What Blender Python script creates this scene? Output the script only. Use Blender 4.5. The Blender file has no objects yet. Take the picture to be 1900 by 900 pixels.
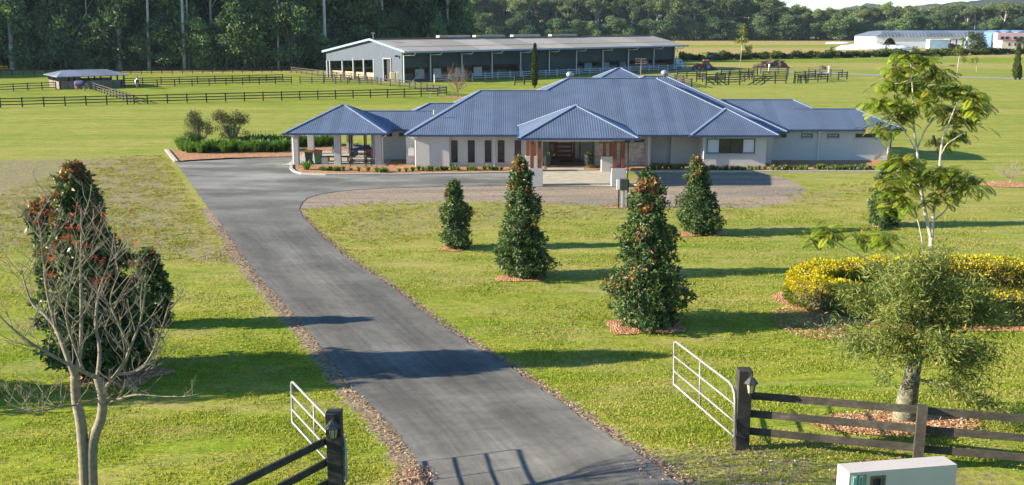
import bpy, bmesh, math, random
import numpy as np
from mathutils import Vector, noise
R = math.radians
S = bpy.context.scene
COL = S.collection
rnd = random.Random(7)
rng = np.random.default_rng(11)

# ------------------------------------------------------------------ camera model (photo pixels -> real places)
F, YH, H = 1850., 44., 11.
TH = math.atan((450 - YH) / F); CT, ST = math.cos(TH), math.sin(TH)
def ray(px, py):
    dy = py - 450
    return Vector((px - 950, F*CT - dy*ST, -(F*ST + dy*CT)))
def P(px, py, z=0.):
    d = ray(px, py); t = (z - H) / d.z
    return Vector((d.x*t, d.y*t, z))
def PD(px, py, D):
    d = ray(px, py)*(D/F); return Vector((d.x, d.y, H + d.z))
def Q(px, py, Y):
    d = ray(px, py); t = Y / d.y
    return Vector((d.x*t, Y, H + d.z*t))
def sstep(a, b, x):
    t = np.clip((x - a) / (b - a), 0, 1); return t*t*(3 - 2*t)
def tz(x, y):
    """ground height: the entrance sits on a low bank that falls away to the flat"""
    u = y - .246*np.clip(np.asarray(x, float) + 3.5, -10, 18) - 18.2; k = .5
    return (1.45 + .45*sstep(-3., 5., np.asarray(x, float))) * (1 - k*(np.logaddexp(0, u/k) - np.logaddexp(0, (u - 11.)/k))/11.)
def G(px, py):
    z = 0.
    for _ in range(60):
        p = P(px, py, z); z = z*.5 + .5*float(tz(p.x, p.y))
    p = P(px, py, z); p.z = float(tz(p.x, p.y)); return p

# ------------------------------------------------------------------ materials
MATS = {}
def nodes_of(name):
    m = bpy.data.materials.new(name); m.use_nodes = True
    nt = m.node_tree; b = nt.nodes['Principled BSDF']
    MATS[name] = m
    return m, nt, b
def L(nt, a, ao, b, bi): nt.links.new(a.outputs[ao], b.inputs[bi])
def N(nt, typ, **kw):
    n = nt.nodes.new(typ)
    for k, v in kw.items(): setattr(n, k, v)
    return n
def noise_n(nt, scale, detail=4, rough=.55, vec=None, stretch=None):
    n = N(nt, 'ShaderNodeTexNoise'); n.inputs['Scale'].default_value = scale
    n.inputs['Detail'].default_value = detail; n.inputs['Roughness'].default_value = rough
    src = vec
    if src is None:
        g = N(nt, 'ShaderNodeNewGeometry'); src = (g, 'Position')
    if stretch:
        mp = N(nt, 'ShaderNodeMapping'); mp.inputs['Scale'].default_value = stretch
        L(nt, src[0], src[1], mp, 'Vector'); src = (mp, 'Vector')
    L(nt, src[0], src[1], n, 'Vector')
    return n
def ramp(nt, src, stops, out='Fac'):
    r = N(nt, 'ShaderNodeValToRGB'); e = r.color_ramp.elements
    while len(e) < len(stops): e.new(.5)
    for el, (p, c) in zip(e, stops):
        el.position = p; el.color = (c[0], c[1], c[2], 1) if hasattr(c, '__len__') else (c, c, c, 1)
    L(nt, src, out, r, 'Fac'); return r
def mixc(nt, fac, a, b, mode='MIX'):
    """colour mix; fac / a / b are (node, socket) or values"""
    m = N(nt, 'ShaderNodeMix', data_type='RGBA', blend_type=mode)
    for i, v in ((0, fac), (6, a), (7, b)):
        if isinstance(v, tuple) and not isinstance(v[0], (int, float)): nt.links.new(v[0].outputs[v[1]], m.inputs[i])
        elif i == 0: m.inputs[0].default_value = v
        else: m.inputs[i].default_value = (v[0], v[1], v[2], 1)
    return (m, 2)
def setc(nt, b, c, sock='Base Color'): nt.links.new(c[0].outputs[c[1]], b.inputs[sock])
def math_n(nt, op, a, b=None, c=None):
    m = N(nt, 'ShaderNodeMath', operation=op)
    for i, v in enumerate((a, b, c)):
        if v is None: continue
        if isinstance(v, tuple): nt.links.new(v[0].outputs[v[1]], m.inputs[i])
        else: m.inputs[i].default_value = v
    return (m, 0)
def bump(nt, b, h, dist, strength=1.):
    n = N(nt, 'ShaderNodeBump'); n.inputs['Distance'].default_value = dist; n.inputs['Strength'].default_value = strength
    nt.links.new(h[0].outputs[h[1]], n.inputs['Height']); L(nt, n, 'Normal', b, 'Normal')
def simple(name, col, rough=.7, var=.15, scale=3., bmp=0., bscale=30., metal=0., spec=.4, stretch=None, dark=None):
    m, nt, b = nodes_of(name)
    n = noise_n(nt, scale, 5, .6, stretch=stretch)
    lo = tuple(max(0, c*(1 - var)) for c in col) if dark is None else dark
    hi = tuple(min(1, c*(1 + var)) for c in col)
    r = ramp(nt, n, [(.3, lo), (.7, hi)])
    setc(nt, b, (r, 0))
    b.inputs['Roughness'].default_value = rough; b.inputs['Metallic'].default_value = metal
    b.inputs['Specular IOR Level'].default_value = spec
    if bmp:
        nb = noise_n(nt, bscale, 3, .6, stretch=stretch); bump(nt, b, (nb, 'Fac'), bmp)
    return m
def sheet_metal(name, col, period, rough=.4, metal=.25, var=.12, vertical=False, amp=.02, seams=0., seamr=(.78, 1.12)):
    """ribbed sheeting: ribs run down the slope (or upright on a wall)"""
    m, nt, b = nodes_of(name)
    g = N(nt, 'ShaderNodeNewGeometry')
    cr = N(nt, 'ShaderNodeVectorMath', operation='CROSS_PRODUCT'); L(nt, g, 'True Normal', cr, 0); cr.inputs[1].default_value = (0, 0, 1)
    nm = N(nt, 'ShaderNodeVectorMath', operation='NORMALIZE'); L(nt, cr, 0, nm, 0)
    dt = N(nt, 'ShaderNodeVectorMath', operation='DOT_PRODUCT'); L(nt, nm, 0, dt, 0); L(nt, g, 'Position', dt, 1)
    ph = math_n(nt, 'MULTIPLY', (dt, 'Value'), 2*math.pi/period)
    sn = math_n(nt, 'SINE', ph)
    hf = math_n(nt, 'MULTIPLY_ADD', sn, .5, .5)
    n = noise_n(nt, .6, 5, .6); n2 = noise_n(nt, 9, 3, .6)
    nn = math_n(nt, 'MULTIPLY_ADD', (n2, 'Fac'), .35, (n, 'Fac'))
    r = ramp(nt, nn[0], [(.45, tuple(c*(1 - var) for c in col)), (.95, tuple(c*(1 + var) for c in col))], 0)
    setc(nt, b, (r, 0))
    if seams:
        # sheet joints: each sheet weathers a little differently
        fl = math_n(nt, 'FLOOR', math_n(nt, 'DIVIDE', (dt, 'Value'), seams))
        wn = N(nt, 'ShaderNodeTexWhiteNoise', noise_dimensions='1D'); nt.links.new(fl[0].outputs[0], wn.inputs['W'])
        rr = ramp(nt, wn, [(0, seamr[0]), (1, seamr[1])], 'Value')
        setc(nt, b, mixc(nt, 1., (r, 0), (rr, 0), 'MULTIPLY'))
    b.inputs['Roughness'].default_value = rough; b.inputs['Metallic'].default_value = metal
    bump(nt, b, hf, amp)
    return m
def leafy(name, rough=.5, trans=.3, spec=.35, vary=0.):
    m, nt, b = nodes_of(name)
    a = N(nt, 'ShaderNodeAttribute', attribute_name='tint')
    if vary:      # every tree of a wood has its own tone
        oi = N(nt, 'ShaderNodeObjectInfo'); rv = ramp(nt, oi, [(0, (1 - vary, 1 - vary*.8, 1 - vary*.5)), (.5, (1, 1, 1)), (1, (1 + vary*1.1, 1 + vary, 1 + vary*.6))], 'Random')
        mm = mixc(nt, 1., (a, 'Color'), (rv, 0), 'MULTIPLY'); a = mm[0]; a.outputs[2].name = 'Tone'
    ao = 2 if vary else 'Color'
    b.inputs['Roughness'].default_value = rough; b.inputs['Specular IOR Level'].default_value = spec
    setc(nt, b, (a, ao))
    t = N(nt, 'ShaderNodeBsdfTranslucent')
    c = mixc(nt, 1., (a, ao), (1.25, 1.3, .55), 'MULTIPLY'); nt.links.new(c[0].outputs[c[1]], t.inputs['Color'])
    mx = N(nt, 'ShaderNodeMixShader'); mx.inputs[0].default_value = trans
    L(nt, b, 0, mx, 1); L(nt, t, 0, mx, 2)
    L(nt, mx, 0, nt.nodes['Material Output'], 'Surface')
    return m

# ------------------------------------------------------------------ objects
ORG = {}
def tag(o, label=None, cat=None, group=None, kind=None):
    if label: o['label'] = label
    if cat: o['category'] = cat
    if group: o['group'] = group
    if kind: o['kind'] = kind
    return o
def thing(name, label, cat, loc=(0, 0, 0), group=None):
    o = bpy.data.objects.new(name, None); COL.objects.link(o); o.location = Vector(loc)
    o.empty_display_size = .3
    ORG[o] = Vector(loc)
    return tag(o, label, cat, group)
def link(name, me, mats, parent=None, smooth=False):
    o = bpy.data.objects.new(name, me); COL.objects.link(o)
    for m in (mats if isinstance(mats, (list, tuple)) else [mats]):
        if m is not None and m.name not in me.materials: me.materials.append(m)
    if parent is not None:
        o.parent = parent; ORG[o] = ORG.get(parent, Vector())
    if smooth:
        me.polygons.foreach_set('use_smooth', [True]*len(me.polygons))
    return o
def copy_thing(o, loc, label=None, group=None, rot=0., sc=1., parent=None):
    c = o.copy(); COL.objects.link(c)
    if parent is not None: c.parent = parent
    else:
        c.location = Vector(loc); c.rotation_euler = (0, 0, rot)
        c.scale = (sc, sc, sc) if not hasattr(sc, '__len__') else sc
        if label: c['label'] = label
        if group: c['group'] = group
    for ch in list(o.children): copy_thing(ch, None, parent=c)
    return c

class MB:
    """collects solids in world coordinates; build() makes ONE mesh object"""
    def __init__(s): s.v = []; s.f = []; s.mi = []; s.m = 0
    def add(s, vs, fs):
        o = len(s.v); s.v += [tuple(v) for v in vs]; s.f += [tuple(i + o for i in f) for f in fs]; s.mi += [s.m]*len(fs); return s
    def box(s, x0, x1, y0, y1, z0, z1):
        vs = [(x, y, z) for z in (z0, z1) for y in (y0, y1) for x in (x0, x1)]
        return s.add(vs, [(0, 2, 3, 1), (4, 5, 7, 6), (0, 1, 5, 4), (2, 6, 7, 3), (0, 4, 6, 2), (1, 3, 7, 5)])
    def bar(s, a, b, w, h, up=(0, 0, 1), ext=0.):
        a, b = Vector(a), Vector(b); d = (b - a).normalized(); a = a - d*ext; b = b + d*ext
        u = Vector(up); sd = d.cross(u)
        if sd.length < 1e-4: sd = d.cross(Vector((0, 1, 0)))
        sd.normalize(); u = sd.cross(d).normalized()
        vs = [p + sd*i*w/2 + u*j*h/2 for p in (a, b) for i, j in ((-1, -1), (1, -1), (1, 1), (-1, 1))]
        return s.add(vs, [(3, 2, 1, 0), (4, 5, 6, 7), (0, 1, 5, 4), (1, 2, 6, 5), (2, 3, 7, 6), (3, 0, 4, 7)])
    def tube(s, pts, rad, n=8, cap=True):
        pts = [Vector(p) for p in pts]
        if not hasattr(rad, '__len__'): rad = [rad]*len(pts)
        rings = []; ref = None
        for i, p in enumerate(pts):
            t = (pts[min(i+1, len(pts)-1)] - pts[max(i-1, 0)])
            if t.length < 1e-6: t = Vector((0, 0, 1))
            t.normalize()
            if ref is None: ref = Vector((1, 0, 0)) if abs(t.x) < .8 else Vector((0, 1, 0))
            u = (ref - t*ref.dot(t)).normalized(); w = t.cross(u); ref = u
            rings.append([p + (u*math.cos(2*math.pi*k/n) + w*math.sin(2*math.pi*k/n))*rad[i] for k in range(n)])
        vs = [v for r in rings for v in r]; fs = []
        for i in range(len(pts)-1):
            for k in range(n):
                k2 = (k+1) % n; fs.append((i*n+k, i*n+k2, (i+1)*n+k2, (i+1)*n+k))
        if cap: fs.append(tuple(range(n-1, -1, -1))); fs.append(tuple((len(pts)-1)*n + k for k in range(n)))
        return s.add(vs, fs)
    def lathe(s, c, prof, n=16):
        c = Vector(c); vs = []; fs = []
        for r, z in prof:
            vs += [c + Vector((r*math.cos(2*math.pi*k/n), r*math.sin(2*math.pi*k/n), z)) for k in range(n)]
        for i in range(len(prof)-1):
            for k in range(n):
                k2 = (k+1) % n; fs.append((i*n+k, i*n+k2, (i+1)*n+k2, (i+1)*n+k))
        fs.append(tuple(range(n-1, -1, -1))); fs.append(tuple((len(prof)-1)*n + k for k in range(n)))
        return s.add(vs, fs)
    def prism(s, poly, axis, a, b):
        """poly: 2-D outline; axis 0/1/2 = extrude direction, from a to b"""
        def mk(p, t):
            return {0: (t, p[0], p[1]), 1: (p[0], t, p[1]), 2: (p[0], p[1], t)}[axis]
        n = len(poly); vs = [mk(p, a) for p in poly] + [mk(p, b) for p in poly]
        return s.add(vs, [tuple(range(n-1, -1, -1)), tuple(range(n, 2*n))] + [(i, (i+1) % n, n + (i+1) % n, n + i) for i in range(n)])
    def xform(s, i0, f):
        for i in range(i0, len(s.v)): s.v[i] = tuple(f(Vector(s.v[i])))
        return s
    def build(s, name, mats, parent=None, smooth=False, bevel=0., fix=True):
        me = bpy.data.meshes.new(name)
        o0 = ORG.get(parent, Vector()) if parent is not None else Vector()
        me.from_pydata([(v[0]-o0.x, v[1]-o0.y, v[2]-o0.z) for v in s.v], [], s.f)
        if fix:
            bm = bmesh.new(); bm.from_mesh(me); bmesh.ops.recalc_face_normals(bm, faces=bm.faces); bm.to_mesh(me); bm.free()
        if len(set(s.mi)) > 1 or (s.mi and s.mi[0]): me.polygons.foreach_set('material_index', s.mi)
        o = bpy.data.objects.new(name, me); COL.objects.link(o)
        for m in (mats if isinstance(mats, (list, tuple)) else [mats]): me.materials.append(m)
        if parent is not None: o.parent = parent; ORG[o] = o0
        if smooth: me.polygons.foreach_set('use_smooth', [True]*len(me.polygons))
        if bevel:
            md = o.modifiers.new('bevel', 'BEVEL'); md.width = bevel; md.segments = 2; md.limit_method = 'ANGLE'
        return o

def quad_mesh(name, V, C, extra=None):
    """V (N,4,3) leaf quads, C (N,3) their own colours"""
    V = np.asarray(V, dtype=np.float32); n = len(V)
    me = bpy.data.meshes.new(name)
    me.vertices.add(n*4); me.vertices.foreach_set('co', V.reshape(-1))
    me.loops.add(n*4); me.loops.foreach_set('vertex_index', np.arange(n*4, dtype=np.int32))
    me.polygons.add(n); me.polygons.foreach_set('loop_start', np.arange(0, n*4, 4, dtype=np.int32))
    me.update(calc_edges=True)
    at = me.color_attributes.new('tint', 'FLOAT_COLOR', 'POINT')
    c = np.ones((n, 4, 4), dtype=np.float32); c[:, :, :3] = np.asarray(C, dtype=np.float32)[:, None, :]
    at.data.foreach_set('color', c.reshape(-1))
    return me
def unit(a): return a / np.maximum(np.linalg.norm(a, axis=-1, keepdims=True), 1e-9)
def leaves(cen, axis, length, width, nrm=None, curl=0.):
    """diamond leaves starting at cen and running along axis"""
    n = len(cen); axis = unit(axis)
    if nrm is None: nrm = rng.normal(size=(n, 3))
    side = unit(np.cross(axis, nrm)); up = np.cross(side, axis)
    l = np.broadcast_to(np.asarray(length, float), (n,))[:, None]; w = np.broadcast_to(np.asarray(width, float), (n,))[:, None]
    V = np.empty((n, 4, 3))
    V[:, 0] = cen; V[:, 1] = cen + axis*l*.45 + side*w*.5 + up*curl*l; V[:, 2] = cen + axis*l; V[:, 3] = cen + axis*l*.45 - side*w*.5 + up*curl*l
    return V
def pick(cols, n, var=.25):
    c = np.asarray(cols, float)[rng.integers(0, len(cols), n)]
    return np.clip(c * (1 + rng.uniform(-var, var, (n, 1))) * (1 + rng.uniform(-.08, .08, (n, 3))), 0, 1)
def rand_dirs(n): return unit(rng.normal(size=(n, 3)))

def sheet(name, poly, dz, mat, cell=.6, parent=None, mound=0., zf=None, jitter=0., jstep=.25):
    """ground sheet over a 2-D outline, following the ground dz above it"""
    pts = [Vector((p[0], p[1])) for p in poly]
    if jitter:
        out = []
        for i, a in enumerate(pts):
            b = pts[(i+1) % len(pts)]; k = max(1, int((b - a).length / jstep)); nr = Vector((-(b-a).y, (b-a).x)).normalized()
            for j in range(k):
                p = a.lerp(b, j/k)
                q = noise.noise(Vector((p.x*1.3, p.y*1.3, 3.1))) + .6*noise.noise(Vector((p.x*4.7, p.y*4.7, 9.1)))
                out.append(p + nr*q*jitter)
        pts = out
    bm = bmesh.new(); vs = [bm.verts.new((p.x, p.y, 0)) for p in pts]; bm.faces.new(vs)
    xs = [p.x for p in pts]; ys = [p.y for p in pts]
    def cuts(lo, hi, ax):
        t = lo + cell
        while t < hi:
            geom = bm.verts[:] + bm.edges[:] + bm.faces[:]
            co = (t, 0, 0) if ax == 0 else (0, t, 0); no = (1, 0, 0) if ax == 0 else (0, 1, 0)
            bmesh.ops.bisect_plane(bm, geom=geom, dist=1e-5, plane_co=co, plane_no=no); t += cell
    sloped = min(ys) < 34
    if sloped or mound or zf: cuts(min(ys), max(ys), 1)
    if sloped or mound or zf: cuts(min(xs), max(xs), 0)
    cx, cy = sum(xs)/len(xs), sum(ys)/len(ys)
    edge = set(v for v in bm.verts if v.is_boundary)
    for v in bm.verts:
        z = float(tz(v.co.x, v.co.y)) + dz
        if zf: z += zf(v.co.x, v.co.y)
        if mound and v not in edge: z += mound*(.5 + .5*noise.noise(Vector((v.co.x*2, v.co.y*2, 0))))
        v.co.z = z
    bmesh.ops.triangulate(bm, faces=bm.faces)
    bmesh.ops.recalc_face_normals(bm, faces=bm.faces)
    if sum(f.normal.z for f in bm.faces) < 0: bmesh.ops.reverse_faces(bm, faces=bm.faces)
    me = bpy.data.meshes.new(name); bm.to_mesh(me); bm.free()
    return link(name, me, mat, parent)
def blob(cx, cy, rx, ry, n=26, amp=.18, seed=0):
    out = []
    for k in range(n):
        a = 2*math.pi*k/n; q = 1 + amp*noise.noise(Vector((math.cos(a)*1.4 + seed*3.3, math.sin(a)*1.4, seed)))*1.6
        out.append((cx + rx*q*math.cos(a), cy + ry*q*math.sin(a)))
    return out
# ------------------------------------------------------------------ sun, sky, camera
SUN_EL, SUN_AZ = R(20.), R(5.5)          # light travels towards +X and a little away from the camera
sun_dir = Vector((-math.cos(SUN_AZ)*math.cos(SUN_EL), -math.sin(SUN_AZ)*math.cos(SUN_EL), math.sin(SUN_EL)))
w = bpy.data.worlds.new('World'); S.world = w; w.use_nodes = True
nt = w.node_tree; bg = nt.nodes['Background']
sky = nt.nodes.new('ShaderNodeTexSky'); sky.sky_type = 'NISHITA'; sky.sun_disc = False
sky.sun_elevation = SUN_EL; sky.sun_rotation = math.atan2(sun_dir.x, sun_dir.y)
sky.air_density = 1.; sky.dust_density = .05; sky.ozone_density = 2.2
tn = nt.nodes.new('ShaderNodeMix'); tn.data_type = 'RGBA'; tn.blend_type = 'MULTIPLY'; tn.inputs[0].default_value = 1.; nt.links.new(sky.outputs[0], tn.inputs[6]); tn.inputs[7].default_value = (.76, .95, 1.08, 1); nt.links.new(tn.outputs[2], bg.inputs[0]); bg.inputs[1].default_value = .072
ld = bpy.data.lights.new('sun', 'SUN'); ld.energy = 5.0; ld.angle = R(.5); ld.color = (1., .87, .68)
lo = bpy.data.objects.new('sun', ld); COL.objects.link(lo); lo.rotation_euler = (-sun_dir).to_track_quat('-Z', 'Y').to_euler(); lo.location = (-60, -20, 60)
cd = bpy.data.cameras.new('camera'); cam = bpy.data.objects.new('camera', cd); COL.objects.link(cam)
cam.location = (0, 0, H); cam.rotation_euler = (math.pi/2 - TH, 0, 0)
cd.sensor_width = 36; cd.lens = 36*F/1900; cd.clip_end = 20000; cd.clip_start = .1
S.camera = cam
S.render.engine = 'CYCLES'
S.view_settings.view_transform = 'Standard'; S.view_settings.look = 'None'; S.view_settings.gamma = 1; S.view_settings.use_curve_mapping = False
S.view_settings.exposure = 1.62

# ------------------------------------------------------------------ ground
def pts(*pp): return [tuple(G(x, y))[:2] for x, y in pp]
DRV_L = [(805, 905), (800, 900), (771, 855), (743, 813), (706, 770), (669, 736), (632, 690), (598, 647), (570, 613), (541, 580), (510, 547), (480, 515), (455, 481), (432, 448), (409, 417), (387, 387), (368, 361), (351, 336), (338, 317), (327, 303)]
DRV_R = [(1275, 906), (1265, 899), (1210, 862), (1135, 812), (1060, 760), (1010, 725), (960, 690), (905, 656), (850, 625), (775, 572), (738, 541), (700, 515), (662, 492), (630, 468), (600, 442), (577, 420), (562, 403), (556, 391), (558, 380), (568, 369), (590, 361), (640, 354), (720, 349), (860, 346), (975, 345)]
drvL, drvR = pts(*DRV_L), pts(*DRV_R)
def seg_dist(X, Y, line, closed=False):
    d = np.full(X.shape, 1e9)
    n = len(line)
    for i in range(n if closed else n-1):
        a, b = line[i], line[(i+1) % n]
        dx, dy = b[0]-a[0], b[1]-a[1]; l2 = dx*dx + dy*dy + 1e-12
        t = np.clip(((X-a[0])*dx + (Y-a[1])*dy)/l2, 0, 1)
        d = np.minimum(d, np.hypot(X-a[0]-t*dx, Y-a[1]-t*dy))
    return d
def inside(X, Y, poly):
    r = np.zeros(X.shape, bool); n = len(poly)
    for i in range(n):
        (x1, y1), (x2, y2) = poly[i], poly[(i+1) % n]
        c = ((y1 > Y) != (y2 > Y)) & (X < (x2-x1)*(Y-y1)/(y2-y1+1e-12) + x1)
        r ^= c
    return r
def sdist(X, Y, poly): return np.where(inside(X, Y, poly), 1, -1)*seg_dist(X, Y, poly, True)
def soft(X, Y, poly, a, b): return sstep(a, b, sdist(X, Y, poly))

def axis_pts(lo, hi, step, ext):
    a = list(np.arange(lo, hi + step/2, step)); s = step
    x = a[-1]; up = []
    while x < ext[1]: s *= 1.22; x += s; up.append(x)
    s = step; x = a[0]; dn = []
    while x > ext[0]: s *= 1.22; x -= s; dn.append(x)
    return np.array(dn[::-1] + a + up)
gx = axis_pts(-46, 48, .4, (-4000, 4000)); gy = np.concatenate([axis_pts(12, 104, .4, (-300, 104.2)), np.arange(106, 560, 2.2), 560*1.06**np.arange(1, 44)])
gy = np.unique(np.round(gy, 3))
GX, GY = np.meshgrid(gx, gy)
GZ = tz(GX, GY)
GZ = GZ + np.where((GY > 36) & (GY < 64), .03*np.sin(GX*.35)*np.sin(GY*.5), 0)*0
cover = np.zeros(GX.shape + (4,))
GRAVEL = pts((545, 392), (548, 372), (600, 350), (860, 340), (985, 347), (1165, 346), (1180, 322), (1420, 321), (1470, 334), (1500, 352), (1480, 372), (1400, 386), (1250, 388), (1000, 378), (850, 374), (700, 378))
cover[..., 0] = soft(GX, GY, GRAVEL, -1.6, 1.6)
dry1 = pts((-150, 296), (150, 292), (300, 287), (328, 306), (392, 400), (470, 500), (430, 492), (335, 488), (240, 478), (120, 470), (-150, 476))
dry2 = pts((560, 388), (700, 372), (1000, 372), (1300, 384), (1560, 340), (1640, 326), (1640, 350), (1560, 385), (1300, 400), (1000, 418), (800, 440), (700, 460), (650, 478), (625, 465), (590, 430))
cover[..., 1] = np.maximum(soft(GX, GY, dry1, -2.5, 2.5)*.95, soft(GX, GY, dry2, -2, 2.5)*.75)
dry4 = pts((630, 478), (700, 455), (800, 440), (900, 425), (1100, 412), (1300, 405), (1600, 402), (2000, 404), (2000, 345), (1650, 335), (1500, 372), (1000, 372), (650, 372), (575, 400))
cover[..., 1] = np.maximum(cover[..., 1], soft(GX, GY, dry4, -.15, .25)*.42)
dry3 = pts((1500, 560), (1470, 590), (1560, 640), (1650, 660), (1660, 630), (1560, 600))
cover[..., 1] = np.maximum(cover[..., 1], soft(GX, GY, dry3, -.3, .6)*1.0)
entr = pts((1150, 812), (1270, 830), (1390, 822), (1560, 846), (1900, 862), (1900, 1000), (1200, 1000))
cover[..., 1] = np.maximum(cover[..., 1], soft(GX, GY, entr, -.6, .8)*.8)
dv = np.minimum(seg_dist(GX, GY, drvL[:16]) + .0, seg_dist(GX, GY, drvR[:18]) + .22)
cover[..., 2] = 1 - sstep(.25, .75, dv)
corner = pts((340, 480), (420, 455), (455, 480), (490, 530), (440, 492))
cover[..., 2] = np.maximum(cover[..., 2], soft(GX, GY, corner, -.3, .6)*.9)
dk = pts((600, 440), (640, 462), (655, 486), (690, 505), (640, 480))
cover[..., 2] = np.maximum(cover[..., 2], soft(GX, GY, dk, -.2, .5)*.7)
# straw paddocks beyond the yards on the right
def band(y0, y1, e=6): return sstep(y0-e, y0+e, GY)*(1 - sstep(y1-e, y1+e, GY))
right = sstep(20, 50, GX)
st = band(345, 470, 6)*1. + band(540, 900, 10)*1. + band(480, 540, 8)*.35 + band(252, 290, 5)*.7 + band(205, 214, 2)*.7*sstep(60, 75, GX)
cover[..., 3] = np.clip(st, 0, 1)*right
left = (1 - sstep(-10, 5, GX - (GY - 150)*.25))
cover[..., 3] = np.maximum(cover[..., 3], left*band(138, 225, 2)*.22)
cover[..., 3] = np.maximum(cover[..., 3], band(228, 260, 3)*(1 - sstep(-45, -35, GX))*.7)
nvx, nvy = len(gx), len(gy)
me = bpy.data.meshes.new('ground')
me.vertices.add(nvx*nvy); me.vertices.foreach_set('co', np.stack([GX, GY, GZ], -1).astype(np.float32).reshape(-1))
ii = np.arange(nvx*nvy).reshape(nvy, nvx)
q = np.stack([ii[:-1, :-1], ii[:-1, 1:], ii[1:, 1:], ii[1:, :-1]], -1).reshape(-1, 4)
me.loops.add(q.size); me.loops.foreach_set('vertex_index', q.reshape(-1).astype(np.int32))
me.polygons.add(len(q)); me.polygons.foreach_set('loop_start', np.arange(0, q.size, 4, dtype=np.int32)); me.update(calc_edges=True)
lush = band(138, 226, 2)*left*.8 + band(292, 332, 4)*right*1. + band(484, 536, 6)*right*.9 + band(215, 250, 6)*right*.45
lu_ = me.attributes.new('lush', 'FLOAT', 'POINT'); lu_.data.foreach_set('value', np.clip(lush, 0, 1).astype(np.float32).reshape(-1))
at = me.color_attributes.new('cover', 'FLOAT_COLOR', 'POINT'); at.data.foreach_set('color', cover.astype(np.float32).reshape(-1))
me.polygons.foreach_set('use_smooth', [True]*len(me.polygons))

m, nt, b = nodes_of('turf')
at = N(nt, 'ShaderNodeAttribute', attribute_name='cover'); sp = N(nt, 'ShaderNodeSeparateColor'); L(nt, at, 'Color', sp, 0)
big = noise_n(nt, .09, 4, .6, stretch=(1, 1.6, 1)); mid = noise_n(nt, .7, 5, .65, stretch=(.7, 1.5, 1)); fine = noise_n(nt, 7, 5, .7, stretch=(.8, 1.2, 1)); tiny = noise_n(nt, 38, 3, .7)
mow = noise_n(nt, .55, 3, .6, stretch=(.07, 1., 1.))
mid2 = noise_n(nt, 1.9, 5, .7, stretch=(.6, 1.3, 1))
r1 = ramp(nt, big, [(.3, (.17, .215, .030)), (.5, (.255, .27, .060)), (.72, (.32, .285, .10))])
r2 = ramp(nt, mid, [(.25, (.10, .155, .016)), (.43, (.215, .25, .040)), (.58, (.31, .30, .075)), (.75, (.38, .30, .15))])
lawn = mixc(nt, .55, (r1, 0), (r2, 0))
mo = ramp(nt, mow, [(.35, (.78, .92, .7)), (.65, (1.2, 1.08, 1.3))])
lawn = mixc(nt, 1., lawn, (mo, 0), 'MULTIPLY')
gp0 = N(nt, 'ShaderNodeNewGeometry'); sx0 = N(nt, 'ShaderNodeSeparateXYZ'); L(nt, gp0, 'Position', sx0, 0); mr0 = N(nt, 'ShaderNodeMapRange'); L(nt, sx0, 'Y', mr0, 'Value'); mr0.inputs[1].default_value = 28; mr0.inputs[2].default_value = 46; mr0.inputs[3].default_value = 1.; mr0.inputs[4].default_value = 0.
lawn = mixc(nt, math_n(nt, 'MULTIPLY', (mr0, 0), .75), lawn, mixc(nt, 1., lawn, (.82, 1., .30), 'MULTIPLY'))   # the watered lawn by the gate is lusher
fr = ramp(nt, fine, [(.25, .42), (.5, 1.), (.75, 1.6)]); lawn = mixc(nt, .85, lawn, (fr, 0), 'MULTIPLY')
m2r = ramp(nt, mid2, [(.3, (.62, .74, .5)), (.5, (1., 1., 1.)), (.72, (1.32, 1.18, 1.25))]); lawn = mixc(nt, .8, lawn, (m2r, 0), 'MULTIPLY')
tr = ramp(nt, tiny, [(.3, .5), (.7, 1.5)]); lawn = mixc(nt, .6, lawn, (tr, 0), 'MULTIPLY')
# thin tan patches and mowing streaks
th1 = noise_n(nt, .33, 6, .68, stretch=(.45, 1.5, 1)); tp = ramp(nt, th1, [(.49, 0), (.66, .85)])
mrf = N(nt, 'ShaderNodeMapRange'); L(nt, sx0, 'Y', mrf, 'Value'); mrf.inputs[1].default_value = 60; mrf.inputs[2].default_value = 105; mrf.inputs[3].default_value = 1.; mrf.inputs[4].default_value = .3
tanc = ramp(nt, fine, [(.3, (.24, .20, .085)), (.7, (.45, .37, .18))])
lawn = mixc(nt, math_n(nt, 'MULTIPLY', (tp, 0), (mrf, 0)), lawn, (tanc, 0))
lawn = mixc(nt, 1., lawn, (.98, 1.02, .84), 'MULTIPLY')
# rank paddock grass: lumpy, saturated, with darker tussocks
lsh = N(nt, 'ShaderNodeAttribute', attribute_name='lush'); tus = noise_n(nt, .16, 6, .75, stretch=(.7, 1.2, 1)); tuc = ramp(nt, tus, [(.32, (.055, .11, .012)), (.47, (.15, .22, .014)), (.62, (.24, .26, .025)), (.75, (.32, .28, .07))])
lawn = mixc(nt, math_n(nt, 'MULTIPLY', (lsh, 'Fac'), .85), lawn, (tuc, 0))
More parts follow.
